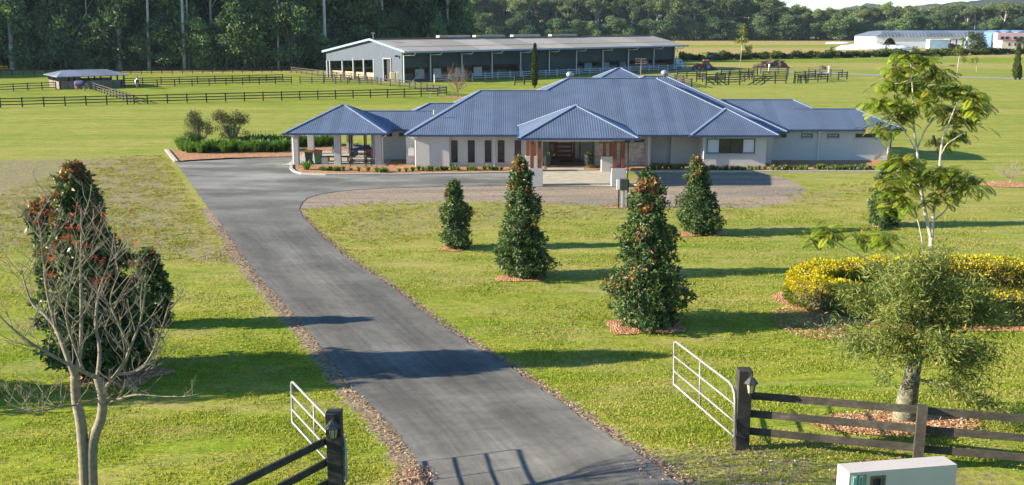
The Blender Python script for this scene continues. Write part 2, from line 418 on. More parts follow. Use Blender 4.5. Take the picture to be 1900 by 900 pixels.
# worn, mottled ground: grey soil and thin yellow grass showing in turn
soil = ramp(nt, fine, [(.3, (.085, .072, .058)), (.5, (.21, .18, .135)), (.75, (.33, .28, .20))])
fm = noise_n(nt, 3.2, 5, .75, stretch=(.6, 1.4, 1))
mk = math_n(nt, 'MULTIPLY_ADD', (fm, 'Fac'), .7, math_n(nt, 'MULTIPLY', (mid2, 'Fac'), .3))
th = math_n(nt, 'SUBTRACT', math_n(nt, 'ADD', mk, math_n(nt, 'MULTIPLY', (sp, 'Green'), .235)), .66)
df = math_n(nt, 'MULTIPLY', th, 11.); dfn = N(nt, 'ShaderNodeClamp'); nt.links.new(df[0].outputs[0], dfn.inputs[0])
yel = ramp(nt, fine, [(.3, (.22, .20, .05)), (.7, (.44, .37, .12))])
ydf = math_n(nt, 'MULTIPLY', (sp, 'Green'), .55)
c = mixc(nt, ydf, lawn, (yel, 0))
c = mixc(nt, (dfn, 0), c, (soil, 0))
# long straw grass
stw = ramp(nt, mid, [(.3, (.20, .17, .04)), (.6, (.40, .31, .12)), (.8, (.46, .37, .17))])
sf = math_n(nt, 'ADD', (at, 'Alpha'), math_n(nt, 'MULTIPLY_ADD', (big, 'Fac'), .6, -.3)); sfc = N(nt, 'ShaderNodeClamp'); nt.links.new(math_n(nt, 'MULTIPLY', sf, (at, 'Alpha'))[0].outputs[0], sfc.inputs[0])
c = mixc(nt, (sfc, 0), c, (stw, 0))
# gravel
peb = N(nt, 'ShaderNodeTexVoronoi'); peb.inputs['Scale'].default_value = 16; g0 = N(nt, 'ShaderNodeNewGeometry'); L(nt, g0, 'Position', peb, 'Vector')
gcol = ramp(nt, peb, [(0, (.15, .125, .095)), (.5, (.29, .25, .20)), (1, (.41, .36, .29))], 'Color')
trk = noise_n(nt, .5, 4, .6, stretch=(.18, 1.3, 1)); tk = ramp(nt, trk, [(.35, (.72, .74, .78)), (.6, (1.08, 1.0, .95))])
gcol = mixc(nt, 1., (gcol, 0), (tk, 0), 'MULTIPLY')
gf = math_n(nt, 'SUBTRACT', math_n(nt, 'ADD', (sp, 'Red'), math_n(nt, 'MULTIPLY_ADD', mk, 1.1, -.55)), .42)
gfc = N(nt, 'ShaderNodeClamp'); nt.links.new(math_n(nt, 'MULTIPLY', gf, 5.)[0].outputs[0], gfc.inputs[0])
c = mixc(nt, (gfc, 0), c, gcol)
# dead leaves and dirt along the drive
vor = N(nt, 'ShaderNodeTexVoronoi'); vor.inputs['Scale'].default_value = 11; L(nt, g0, 'Position', vor, 'Vector')
vc = ramp(nt, vor, [(0, (.10, .075, .05)), (.4, (.23, .18, .125)), (.8, (.36, .29, .20)), (1, (.44, .37, .27))], 'Color')
vf = math_n(nt, 'SUBTRACT', math_n(nt, 'ADD', (sp, 'Blue'), math_n(nt, 'MULTIPLY_ADD', (mid2, 'Fac'), 1.2, -.6)), .38)
vfc = N(nt, 'ShaderNodeClamp'); nt.links.new(math_n(nt, 'MULTIPLY', vf, 5.)[0].outputs[0], vfc.inputs[0])
c = mixc(nt, (vfc, 0), c, (vc, 0))
setc(nt, b, c); b.inputs['Roughness'].default_value = .95; b.inputs['Specular IOR Level'].default_value = .1
bh = math_n(nt, 'ADD', math_n(nt, 'MULTIPLY', (fine, 'Fac'), .7), math_n(nt, 'MULTIPLY', (tiny, 'Fac'), .35))
bh = math_n(nt, 'MULTIPLY_ADD', (mid2, 'Fac'), .8, bh)
bump(nt, b, bh, .075, 1.)
ground = link('ground', me, m); tag(ground, kind='structure')

m, nt, b = nodes_of('asphalt')
n1 = noise_n(nt, .22, 5, .62, stretch=(.7, 1.3, 1)); n2 = noise_n(nt, 2.2, 6, .65); n3 = noise_n(nt, 60, 2, .7)
a1 = ramp(nt, n1, [(.32, (.098, .098, .092)), (.52, (.126, .125, .117)), (.70, (.168, .166, .154))])
a2 = ramp(nt, n2, [(.3, .84), (.7, 1.14)]); a3 = ramp(nt, n3, [(.3, .7), (.7, 1.3)])
c = mixc(nt, 1., (a1, 0), (a2, 0), 'MULTIPLY'); c = mixc(nt, .5, c, (a3, 0), 'MULTIPLY')
# pale wind-blown dust on the forecourt
g0 = N(nt, 'ShaderNodeNewGeometry'); sx = N(nt, 'ShaderNodeSeparateXYZ'); L(nt, g0, 'Position', sx, 0)
fore = N(nt, 'ShaderNodeMapRange'); L(nt, sx, 'Y', fore, 'Value'); fore.inputs[1].default_value = 52; fore.inputs[2].default_value = 70
n4 = noise_n(nt, .28, 6, .65, stretch=(.45, 1.2, 1)); d4 = ramp(nt, n4, [(.42, 0), (.66, .9)])
c = mixc(nt, math_n(nt, 'MULTIPLY', (fore, 0), (d4, 0)), c, (.29, .30, .28))
la = N(nt, 'ShaderNodeAttribute', attribute_name='lane'); wv = noise_n(nt, .9, 3, .6)
lv = math_n(nt, 'MULTIPLY_ADD', (wv, 'Fac'), .10, (la, 'Fac'))
cs = math_n(nt, 'COSINE', math_n(nt, 'MULTIPLY', lv, 4*math.pi)); near = N(nt, 'ShaderNodeMapRange'); L(nt, sx, 'Y', near, 'Value'); near.inputs[1].default_value = 62; near.inputs[2].default_value = 50; near.inputs[3].default_value = 0; near.inputs[4].default_value = 1
cv = N(nt, 'ShaderNodeCombineXYZ'); nt.links.new(math_n(nt, 'MULTIPLY', (la, 'Fac'), 26.)[0].outputs[0], cv.inputs[0]); nt.links.new(math_n(nt, 'MULTIPLY', (sx, 'Y'), .22)[0].outputs[0], cv.inputs[1])
sn_ = noise_n(nt, 1., 4, .65, vec=(cv, 0)); sr = ramp(nt, sn_, [(.3, .82), (.7, 1.2)]); c = mixc(nt, (near, 0), c, mixc(nt, 1., c, (sr, 0), 'MULTIPLY'))
trackv = math_n(nt, 'MULTIPLY_ADD', math_n(nt, 'MULTIPLY', cs, (near, 0)), .14, 1.)
c = mixc(nt, 1., c, trackv, 'MULTIPLY')
setc(nt, b, c); b.inputs['Roughness'].default_value = .92; b.inputs['Specular IOR Level'].default_value = .12
bump(nt, b, (n3, 'Fac'), .006, .8)
dpoly = drvL + pts((400, 294), (545, 291)) + [tuple(P(553, 300))[:2]] + pts((541, 309), (543, 318), (556, 324), (600, 326), (780, 324), (942, 321), (985, 320), (985, 345)) + drvR[::-1]
drive = sheet('driveway', dpoly, .022, m, cell=.5, jitter=.09)
co = np.array([v.co[:2] for v in drive.data.vertices]); d1 = seg_dist(co[:, 0], co[:, 1], drvL); d2 = seg_dist(co[:, 0], co[:, 1], drvR)
la_ = drive.data.attributes.new('lane', 'FLOAT', 'POINT'); la_.data.foreach_set('value', (d1/(d1 + d2 + 1e-6)).astype(np.float32)); tag(drive, kind='structure')

conc = simple('concrete', (.36, .345, .30), .85, .16, 1.2, .004, 40)
pave = simple('porch_paving', (.30, .21, .16), .6, .12, 2.)
kerbm = simple('kerb_concrete', (.40, .38, .35), .85, .15, 3.)
m, nt, b = nodes_of('bark_mulch')
n1 = noise_n(nt, 1.1, 4, .6); v = N(nt, 'ShaderNodeTexVoronoi'); v.inputs['Scale'].default_value = 10
mp = N(nt, 'ShaderNodeMapping'); mp.inputs['Scale'].default_value = (1.5, .8, 1); mp.inputs['Rotation'].default_value = (0, 0, .6); g0 = N(nt, 'ShaderNodeNewGeometry'); L(nt, g0, 'Position', mp, 0); L(nt, mp, 0, v, 'Vector')
c1 = ramp(nt, v, [(0, (.16, .065, .03)), (.35, (.33, .16, .07)), (.7, (.48, .27, .14)), (1, (.54, .38, .25))], 'Color')
c2 = ramp(nt, n1, [(.3, (.75, .72, .7)), (.7, (1.1, 1.05, 1.0))])
setc(nt, b, mixc(nt, 1., (c1, 0), (c2, 0), 'MULTIPLY')); b.inputs['Roughness'].default_value = .9
bump(nt, b, (v, 'Distance'), .05)
mulchm = m
chipm = leafy('wood_chip', .85, .0, .2)
# ------------------------------------------------------------------ house
roofm = sheet_metal('blue_roof_sheet', (.112, .152, .232), .17, .5, .2, .16, amp=.011, seams=.76, seamr=(.88, 1.08))
capm = simple('roof_capping', (.17, .215, .33), .45, .1, 4., metal=.2)
gutm = simple('gutter_blue', (.035, .06, .15), .4, .15, 4.)
wallm = simple('wall_render', (.52, .515, .50), .9, .05, 1.3, .003, 60)
wallw = simple('column_render', (.44, .43, .42), .9, .05, 1.3, .003, 60)
darkm = simple('frame_dark', (.03, .032, .036), .5, .2)
soffm = simple('soffit', (.62, .58, .52), .9, .06)
timb = simple('red_timber', (.19, .06, .026), .55, .3, 2.5, .004, 30, stretch=(6, 6, .6))
doorm = simple('door_timber', (.21, .058, .024), .4, .3, 3., stretch=(.6, 4, 6))
whitem = simple('white_paint', (.72, .71, .69), .6, .06, 3.)
blindm = simple('white_blind', (.66, .68, .70), .8, .05, 3., stretch=(.2, 1, 14))
steelm = simple('dark_steel', (.045, .045, .05), .45, .3, 6., metal=.6)
def glass_mat(name, col, rough=.06):
    m, nt, b = nodes_of(name); n = noise_n(nt, 1.6, 3, .6)
    r = ramp(nt, n, [(.35, tuple(c*.6 for c in col)), (.7, tuple(c*1.5 for c in col))]); setc(nt, b, (r, 0))
    b.inputs['Roughness'].default_value = rough; b.inputs['Specular IOR Level'].default_value = .6; return m
glassm = glass_mat('window_glass', (.030, .036, .042))
glassb = glass_mat('pale_glass', (.30, .35, .37), .12)
m, nt, b = nodes_of('pale_brick')
g0 = N(nt, 'ShaderNodeNewGeometry'); mp = N(nt, 'ShaderNodeMapping'); mp.inputs['Rotation'].default_value = (R(90), 0, 0); L(nt, g0, 'Position', mp, 0)
br = N(nt, 'ShaderNodeTexBrick'); L(nt, mp, 0, br, 'Vector'); br.inputs['Scale'].default_value = 1.6; br.inputs['Color1'].default_value = (.52, .43, .34, 1); br.inputs['Color2'].default_value = (.33, .25, .19, 1); br.inputs['Mortar'].default_value = (.50, .47, .42, 1); br.inputs['Bias'].default_value = -.25
br.inputs['Brick Width'].default_value = .9; br.inputs['Row Height'].default_value = .2
n1 = noise_n(nt, 4, 3, .6); rr = ramp(nt, n1, [(.3, .8), (.7, 1.25)]); setc(nt, b, mixc(nt, 1., (br, 0), (rr, 0), 'MULTIPLY')); b.inputs['Roughness'].default_value = .9
brickm = m

house = thing('house', 'long pale rendered house with blue hipped metal roofs, carport and timber entry porch', 'house', (6, 78, 0))
PT = math.tan(R(25)); ZE = 2.6
def hip(x0, x1, y0, y1, z, runL, runR, name='roof', rise=None, caps=((0, 0.), (1, 0.), (2, 0.), (3, 0.), (4, 0.))):
    ym = (y0 + y1)/2; h = (y1 - y0)/2*PT if rise is None else rise
    a, bb = Vector((x0 + runL, ym, z + h)), Vector((max(x1 - runR, x0 + runL + .02), ym, z + h))
    c = [Vector((x0, y0, z)), Vector((x1, y0, z)), Vector((x1, y1, z)), Vector((x0, y1, z))]
    k = MB(); lowz = z - .13
    vs = c + [a, bb] + [Vector((p.x, p.y, lowz)) for p in c]
    k.add(vs, [(0, 1, 5, 4), (1, 2, 5), (2, 3, 4, 5), (3, 0, 4), (6, 7, 1, 0), (7, 8, 2, 1), (8, 9, 3, 2), (9, 6, 0, 3), (9, 8, 7, 6)])
    rf = k.build(name, roofm, house)
    k = MB()
    ends = ((c[0], a), (c[3], a), (c[1], bb), (c[2], bb), (a, bb))
    for ci, fr0 in caps:
        p, q = ends[ci]; p = p.lerp(q, fr0)
        k.bar(p + Vector((0, 0, .02)), q + Vector((0, 0, .01)), .24, .05)
    k.build('ridge_cap', capm, rf)
    k = MB()
    for i in range(4):
        p, q = c[i], c[(i+1) % 4]; d = (q - p).normalized(); o = Vector((d.y, -d.x, 0))*.065
        k.bar(p + o + Vector((0, 0, -.07)), q + o + Vector((0, 0, -.07)), .12, .15, ext=.12)
    k.build('gutter', gutm, rf)
    k = MB(); k.box(x0 + .03, x1 - .03, y0 + .03, y1 - .03, lowz - .035, lowz - .004); k.build('soffit', soffm, rf)
    return rf
hip(-8.27, 9.5, 77.27, 90.05, ZE, 5.6, 6.39, caps=((0, 0), (1, 0), (4, 0)))                      # left block
hip(-3.6, 20.55, 77.24, 93.9, ZE, 8.3, 8.3, caps=((0, .77), (1, 0), (2, 0), (3, 0), (4, 0)))                      # tall middle block
hip(13.82, 20.62, 76.95, 84.6, ZE, 3.42, 3.42, rise=1.75)        # bay
hip(3., 21.97, 79.6, 96.5, ZE, 8.5, 8.5)                         # block behind
hip(13.5, 28.4, 81.15, 90.1, ZE, 4.44, 4.44, caps=((1, 0), (2, .69), (3, 0), (4, 0)))                     # right wing
hip(20.5, 31.95, 81.2, 87.3, ZE, 3.05, 3.05, caps=((2, 0), (3, 0), (4, 0)))                     # right wing, low end
hip(-15., -4., 81.26, 86.7, ZE, 2.7, 2.7, caps=((4, 0),))                        # link behind carport
hip(-10.9, 3., 81.23, 89., ZE, 3.86, 3.86, caps=((0, .7), (1, 0), (4, 0)))
hip(-17.92, -9.8, 78.4, 86.5, ZE, 3.9, 3.9)                      # carport
hip(8.0, 12.6, 95.2, 99.4, 5.85, 2.1, 2.1)                          # small roof behind the ridge
hip(.5, 8.63, 67.85, 76., 3.4, 4.05, 4.05)                       # entry porch
def zq(py, y): return Q(950, py, y).z
def xq(px, y, z=1.3):
    return (px - 950)/F*(y*CT + (H - z)*ST)
def wall_front(x0, x1, y, z1, ops=(), depth=4., mat=None, th=.22, name='wall'):
    """front wall with real openings, and the body behind it; ops: (xa, xb, za, zb)"""
    k = MB(); ops = sorted(ops); x = x0
    for xa, xb, za, zb in ops:
        k.box(x, xa, y, y + th, 0, z1); k.box(xa, xb, y, y + th, 0, za)
        if zb < z1 - .01: k.box(xa, xb, y, y + th, zb, z1)
        x = xb
    k.box(x, x1, y, y + th, 0, z1)
    k.box(x0, x0 + .2, y + th, y + depth, 0, z1); k.box(x1 - .2, x1, y + th, y + depth, 0, z1)
    return k.build(name, mat or wallm, house)
def window(xa, xb, za, zb, y, panes=None, sill=True, mull=True):
    f = MB(); t = .06; ya, yb = y - .012, y + .10
    f.box(xa, xa + t, ya, yb, za, zb); f.box(xb - t, xb, ya, yb, za, zb)
    f.box(xa + t, xb - t, ya, yb, za, za + t); f.box(xa + t, xb - t, ya, yb, zb - t, zb)
    panes = panes or [(xa + t, xb - t, glassm)]
    for p in panes[1:]: f.box(p[0] - .025, p[0] + .025, ya + .02, yb, za + t, zb - t)
    if mull and zb - za > 1.2: f.box(xa + t, xb - t, ya + .03, yb, za + .30*(zb - za), za + .30*(zb - za) + .05)
    fr = f.build('window', darkm, house)
    for a, b2, mm in panes:
        k = MB(); k.box(a, b2, y + .055, y + .075, za + t, zb - t); k.build('pane', mm, fr)
    if sill:
        k = MB(); k.box(xa - .08, xb + .08, y - .09, y + .0, za - .13, za - .003); k.build('sill', wallw, fr)
ZW = 2.45
# left wing
wall_front(-7.6, -4.9, 77.65, ZW, depth=6)
wall_front(-8.45, -7.62, 79.3, ZW, depth=3)
yw = 78.0; zt_, zb_ = zq(260.3, yw), zq(301.5, yw)
wins = [(xq(a, yw), xq(b2, yw), zb_, zt_) for a, b2 in ((837.3, 849.2), (868, 881), (899.5, 911.8), (923.6, 936.2), (954.8, 967))]
wall_front(-4.9, 2.3, yw, ZW, wins, depth=5)
for xa, xb, za, zb in wins: window(xa, xb, za, zb, yw)
# entry
k = MB(); k.box(2.02, 2.42, 77.8, 78.3, 0, ZW); k.build('column', wallw, house)
yd = 81.0
wall_front(2.42, 6.9, yd, ZW, [(xq(1019, yd), xq(1077.5, yd), .12, zq(257.5, yd))], depth=4)
dx0, dx1 = xq(1019, yd), xq(1077.5, yd); zd0, zd1 = .12, zq(257.5, yd)
d = MB()
lx0, lx1 = xq(1029, yd), xq(1066, yd)
for xa, xb in ((dx0, dx0 + .09), (lx0 - .05, lx0 + .28), (lx1 - .28, lx1 + .05), (dx1 - .09, dx1)): d.box(xa, xb, yd + .03, yd + .13, zd0, zd1)
zz = [zd0, zd0 + .32]; hh = (zd1 - zd0 - .32)/4
for i in range(5): d.box(lx0 + .28, lx1 - .28, yd + .04, yd + .12, zd0 + (0 if i == 0 else .10 + i*hh), zd0 + .32 + (i*hh if i else 0) + (0 if i == 0 else 0.0))
d.box(dx0 + .09, lx0 - .05, yd + .03, yd + .13, zd0, zd0 + .10); d.box(lx1 + .05, dx1 - .09, yd + .03, yd + .13, zd0, zd0 + .10)
dr = d.build('front_door', doorm, house)
for i in range(4):
    z0 = zd0 + .32 + i*hh; k = MB(); k.box(lx0 + .28, lx1 - .28, yd + .07, yd + .09, z0 + .005, z0 + hh - .22); k.build('glass_panel', glassb, dr)
for xa, xb, mm in ((dx0 + .09, lx0 - .05, glassm), (lx1 + .05, dx1 - .09, glassb)):
    k = MB(); k.box(xa, xb, yd + .07, yd + .09, zd0 + .10, zd1); k.build('sidelight', mm, dr)
k = MB(); k.tube([(lx1 - .14, yd - .04, zd0 + .6), (lx1 - .14, yd - .04, zd0 + 1.7)], .025, 8); k.build('handle', whitem, dr)
k = MB(); k.box(xq(1038, yd), xq(1062, yd), 80.2, 80.75, .105, .13); tag(k.build('door_mat', darkm), 'dark mat on the floor in front of the entry door', 'door mat')
# brick part right of the entry
yb2 = 78.4
bw = [(xq(1110.5, yb2), xq(1131, yb2), zq(264.5, yb2), zq(258.5, yb2)), (xq(1143.5, yb2), xq(1162.5, yb2), zq(264.5, yb2), zq(258.5, yb2)), (xq(1175.5, yb2), xq(1195.5, yb2), zq(264, yb2), zq(258, yb2))]
wall_front(6.55, 10.55, yb2, ZW, bw, depth=4, mat=brickm, name='brick_wall')
for t in bw: window(*t, yb2, sill=False)
k = MB(); k.box(10.53, 10.95, 78.2, 78.9, 0, ZW); k.build('column', wallw, house)
wall_front(10.9, 12.75, 79.9, ZW, depth=3); wall_front(12.7, 14.85, 79.5, ZW, depth=3)
ybay = 77.6
ba = (xq(1311, ybay), xq(1400.5, ybay), zq(284.5, ybay), zq(257.3, ybay))
wall_front(14.82, 19.85, ybay, ZW, [ba], depth=4)
p1, p2, p3 = xq(1334.5, ybay), xq(1356, ybay), xq(1378, ybay)
window(*ba, ybay, [(ba[0] + .06, p1, blindm), (p1, p2, glassm), (p2, p3, glassm), (p3, ba[1] - .06, blindm)], mull=False)
wall_front(19.8, 20.85, 79.7, ZW, depth=3)
yr = 81.55
rw = [(xq(a, yr), xq(b2, yr), zq(255, yr), zq(248, yr)) for a, b2 in ((1439.5, 1458), (1485.5, 1507), (1534, 1556), (1586, 1628))]
wall_front(20.85, 31.0, yr, ZW, rw, depth=5.2)
for i, t in enumerate(rw): window(*t, yr, [(t[0] + .06, t[1] - .06, glassm if i in (0, 3) else glassb)])
k = MB(); k.box(31.05, 31.35, 82.2, 86, 0.05, 2.3); k.build('timber_screen', timb, house)
# link wing behind the carport
yl = 82.0
lw = [(xq(709, yl), xq(728, yl), zq(253.3, yl), zq(246.5, yl)), (xq(741, yl), xq(750, yl), zq(253.3, yl), zq(246.5, yl))]
wall_front(-11.6, -7.0, yl, ZW, lw, depth=3)
for t in lw: window(*t, yl, sill=False)
# carport columns and slab
for x, y in ((-17.2, 79.0), (-13.85, 79.0), (-10.62, 79.0), (-17.3, 85.7), (-13.95, 85.7), (-10.6, 85.7)):
    k = MB(); k.box(x - .25, x + .25, y - .25, y + .25, 0, ZW); k.build('column', wallw, house, bevel=.015)
# porch piers, posts and beams
def pier(x0, x1, y0, y1, top, posts):
    k = MB(); k.box(x0, x1, y0, y1, 0, top); pr = k.build('pier', wallw, house, bevel=.012)
    for px_, py_ in posts:
        k = MB(); k.box(px_ - .125, px_ + .125, py_ - .125, py_ + .125, top - .02, 3.12); k.build('post', timb, pr)
ztp = zq(313, 68.0)
pier(1.16, 2.12, 68.0, 68.95, ztp, [(1.38, 68.2), (1.9, 68.2), (1.38, 68.72)])
pier(6.86, 7.82, 68.0, 68.95, ztp, [(7.06, 68.2), (7.62, 68.2), (7.62, 68.72)])
zt2 = zq(290.5, 75.0)
pier(.98, 1.92, 75., 75.7, zt2, [(1.2, 75.3), (1.7, 75.3)])
pier(6.78, 7.7, 75., 75.7, zt2, [(7.0, 75.3), (7.5, 75.3)])
k = MB()
for a, bb in (((1.2, 68.4), (7.75, 68.4)), ((1.2, 75.4), (7.75, 75.4)), ((1.45, 68.5), (1.45, 75.3)), ((7.5, 68.5), (7.5, 75.3))): k.bar((a[0], a[1], 3.17), (bb[0], bb[1], 3.17), .3, .12)
k.build('porch_beam', soffm, house)
# downpipes with rainwater heads
dpm = simple('downpipe_white', (.70, .67, .62), .5, .05)
def downpipe(x, y, z=2.3, mm=dpm):
    k = MB(); k.tube([(x, y, 0), (x, y, z)], .05, 8)
    k.prism([(x - .09, z - .02), (x + .09, z - .02), (x + .16, z + .12), (x + .16, z + .2), (x - .16, z + .2), (x - .16, z + .12)], 1, y - .12, y + .12)
    k.build('downpipe', mm, house)
downpipe(-7.5, 77.5); downpipe(xq(917, 77.8), 77.8); downpipe(10.75, 78.05); downpipe(14.95, 77.45); downpipe(xq(1519, 81.4), 81.42); downpipe(-17.3, 78.66); downpipe(30.8, 81.42)
downpipe(7.95, 67.98, 3.1, steelm)
k = MB(); k.tube([(-10.3, 79.0, .0), (-10.3, 79.0, 2.2), (-9.95, 78.75, 2.35)], .05, 8); k.build('downpipe', dpm, house)
# roof fittings
def roof_z(y, y0): return ZE + (y - y0)*PT
for x, y, z in ((xq(1058, 85.6, 6.4), 86.0, 6.3), (13.3, 88., 6.35)):
    k = MB(); k.lathe((x, y, z), [(.12, 0), (.12, .25), (.24, .28), (.33, .42), (.33, .55), (.22, .68), (.03, .72)], 14); k.build('roof_vent', simple('vent_grey', (.33, .35, .38), .4, .2, 8, metal=.5) if 'vent_grey' not in MATS else MATS['vent_grey'], house, smooth=True)
ant = MB(); ax, ay, az = xq(1190, 88, 6.5), 88.4, 6.3
ant.tube([(ax, ay, az), (ax, ay, az + 1.75)], .025, 6)
for dz_, wd in ((1.7, .9), (1.5, .7), (1.3, .9)):
    ant.tube([(ax - .5, ay, az + dz_), (ax + .5, ay, az + dz_)], .015, 5)
    for t in (-.45, -.2, .05, .3): ant.tube([(ax + t, ay - wd/2, az + dz_), (ax + t, ay + wd/2, az + dz_)], .012, 5)
ant.build('antenna', simple('antenna_metal', (.33, .22, .17), .5, .3), house)
k = MB(); k.tube([(xq(806, 79.5), 79.5, zq(213, 79.2)), (xq(806, 79.5), 79.5, zq(213, 79.2) + .35)], .05, 8); k.build('vent_pipe', dpm, house)
k = MB(); k.box(-8.25, -7.75, 78.9, 79.28, .75, 1.35); k.lathe((-8., 79.0, 1.35), [(.2, 0), (.2, .08)], 12); k.build('air_conditioner', whitem, house)

# ------------------------------------------------------------------ paving, kerbs and beds round the house
sheet('porch_pad', [(.55, 67.95), (8.2, 67.95), (8.2, 75.9), (5.6, 76.0), (5.6, 78.0), (2.7, 78.0), (2.7, 76.0), (.55, 75.9)], .05, conc)['kind'] = 'structure'
k = MB(); k.box(2.45, 6.53, 77.0, 80.97, 0, .10); k.build('porch_floor', pave)['kind'] = 'structure'
k = MB(); k.box(-18.0, -9.9, 78.55, 87.2, -.05, .055); k.build('carport_slab', conc)['kind'] = 'structure'
def kerb(line, w_=.22, h_=.12):
    k = MB()
    for i in range(len(line)-1):
        a, bb = Vector((*line[i], h_/2 - .02)), Vector((*line[i+1], h_/2 - .02)); k.bar(a, bb, w_, h_ + .04 + .0007*(i % 2), ext=.02)
    o = k.build('kerb', kerbm); o['kind'] = 'structure'; return o
kl = pts((544, 299), (540, 309), (540.5, 315), (547, 320), (560, 323.5), (605, 325.3), (780, 324.3), (942, 321.3), (978, 320.3))
kerb(kl)
kr = pts((1163, 320), (1250, 319.5), (1400, 319.5), (1550, 319.5), (1668, 319.7))
kerb(kr)
k3 = pts((309, 279), (327, 301)); kerb(k3, .3)
sheet('garden_bed', kl + [(1.95, 76.2), (2.6, 76.4), (2.6, 78.1), (-4.9, 78.1), (-7.6, 77.7), (-7.7, 82), (-9.9, 82.), (-9.9, 78.5), (-17.9, 78.5)], .035, mulchm)['kind'] = 'structure'
sheet('garden_bed', kr + [(31.2, 81.6), (20.8, 81.8), (19.8, 77.9), (14.8, 77.9), (14.8, 79.6), (11, 79.9), (10.9, 78.5), (5.7, 78.45), (5.65, 76.15), (7.8, 76.1)], .035, mulchm)['kind'] = 'structure'
bedL = pts((309, 279), (327, 301), (345, 298), (420, 293.5), (545, 290.5), (620, 287), (720, 283), (720, 272), (600, 272), (450, 275))
sheet('garden_bed', bedL, .03, mulchm, jitter=.1)['kind'] = 'structure'
# ------------------------------------------------------------------ entrance: posts, gates, rail fences, letterbox
m, nt, b = nodes_of('black_timber')
n1 = noise_n(nt, 3, 5, .65, stretch=(1, 1, 1)); n2 = noise_n(nt, 22, 3, .6, stretch=(.25, .25, 1.))
r = ramp(nt, n1, [(.3, (.016, .015, .013)), (.55, (.030, .028, .025)), (.75, (.075, .068, .056))]); r2 = ramp(nt, n2, [(.3, .7), (.7, 1.5)])
setc(nt, b, mixc(nt, .8, (r, 0), (r2, 0), 'MULTIPLY')); b.inputs['Roughness'].default_value = .85; bump(nt, b, (n2, 'Fac'), .006)
blackt = m
m, nt, b = nodes_of('weathered_rail')
n1 = noise_n(nt, 2.2, 5, .65); n2 = noise_n(nt, 18, 4, .65, stretch=(.15, 1, 1.))
r = ramp(nt, n1, [(.3, (.030, .027, .022)), (.55, (.055, .049, .038)), (.75, (.115, .10, .075))]); r2 = ramp(nt, n2, [(.3, .55), (.7, 1.4)])
setc(nt, b, mixc(nt, .9, (r, 0), (r2, 0), 'MULTIPLY')); b.inputs['Roughness'].default_value = .9; bump(nt, b, (n2, 'Fac'), .006)
railm = m
galv = simple('galvanised_tube', (.31, .31, .30), .5, .2, 9., metal=.25)
bulbm = glass_mat('lamp_glass', (.45, .40, .25), .2)
rustm = simple('rusty_chain', (.22, .09, .04), .8, .4, 30.)
def gate_post(x, y, z0, z1, label, lx):
    t = thing('gate_post', label, 'gate post', (x, y, z0), 'posts at the driveway entrance')
    k = MB(); s = .15
    k.box(x - s, x + s, y - s, y + s, z0 - .3, z1)
    k.build('post', blackt, t, bevel=.012)
    # carriage lamp on the road side of the post
    lamp = MB(); cx, cy, cz = x + lx, y - s - .11, z1 - .44
    lamp.box(cx - .03, cx + .03, y - s - .04, y - s + .001, cz - .02, cz + .42)
    lamp.tube([(cx, y - s - .02, cz + .40), (cx, cy, cz + .43), (cx, cy, cz + .36)], .012, 6)
    lamp.lathe((cx, cy, cz + .2), [(.15, 0), (.155, .015), (.06, .13), (.02, .16), (.012, .2)], 6)
    lamp.lathe((cx, cy, cz - .03), [(.03, -.04), (.06, 0), (.068, .02)], 6)
    for i in range(6):
        a = i*math.pi/3; lamp.bar((cx + .065*math.cos(a), cy + .065*math.sin(a), cz - .01), (cx + .10*math.cos(a), cy + .10*math.sin(a), cz + .2), .014, .014)
    lo_ = lamp.build('lantern', darkm, t)
    g = MB(); g.lathe((cx, cy, cz - .008), [(.058, 0), (.092, .2)], 6); g.build('lantern_glass', bulbm, lo_)
    return t
pR = G(1377, 836); pR.y += .15
pL = P(623, 917, 1.9); pL = Vector((pL.x, pL.y + .15, float(tz(pL.x, pL.y))))
zR = Q(1381, 689, pR.y - .15).z; zL = Q(619, 768, pL.y - .15).z
gate_post(pR.x, pR.y, pR.z, zR, 'black timber gate post with carriage lamp at the right side of the driveway', .09)
gate_post(pL.x, pL.y, pL.z, zL, 'black timber gate post with carriage lamp at the left side of the driveway', .02)
def gate(hb, ht, fb, ft, label, mid_t):
    """hb/ht hinge bottom and top, fb/ft free end bottom and top"""
    hb, ht, fb, ft = map(Vector, (hb, ht, fb, ft))
    t = thing('farm_gate', label, 'gate', (hb.x, hb.y, float(tz(hb.x, hb.y))), 'tubular farm gates')
    k = MB(); r_ = .028
    def at(u, v): return (hb.lerp(fb, u)).lerp(ht.lerp(ft, u), v)
    c = .05
    loop = [at(0, 0), at(0, .74), at(.012, .87), at(.04, .96), at(.09, 1), at(.965, 1), at(.99, .965), at(1, .89), at(1, 0), at(0, 0)]
    k.tube(loop, r_, 8)
    k.build('gate_frame', galv, t, smooth=True)
    k = MB()
    for v in (.30, .64): k.tube([at(0, v), at(1, v)], .023, 8)
    k.build('rail', galv, t, smooth=True)
    k = MB(); k.tube([at(mid_t, 0), at(mid_t, 1)], .02, 8); k.build('brace', galv, t, smooth=True)
    return t
yh = pR.y + .1
gate(PD(1363, 810.6, 21.8), PD(1364, 717.3, 21.8), PD(1250.5, 712.7, 25.), PD(1251, 631.7, 25.), 'open galvanised farm gate hinged on the right gate post', .54)
k = MB(); hx = Q(1366, 780, yh - .05)
for i in range(9): k.lathe((hx.x + .02*math.sin(i*2.), hx.y - .02, hx.z - .35 + i*.055), [(.012, 0), (.026, .02), (.026, .035), (.012, .05)], 6)
tag(k.build('chain', rustm), 'rusty chain hanging on the right gate post beside the gate hinge', 'chain')
yh = pL.y + .14
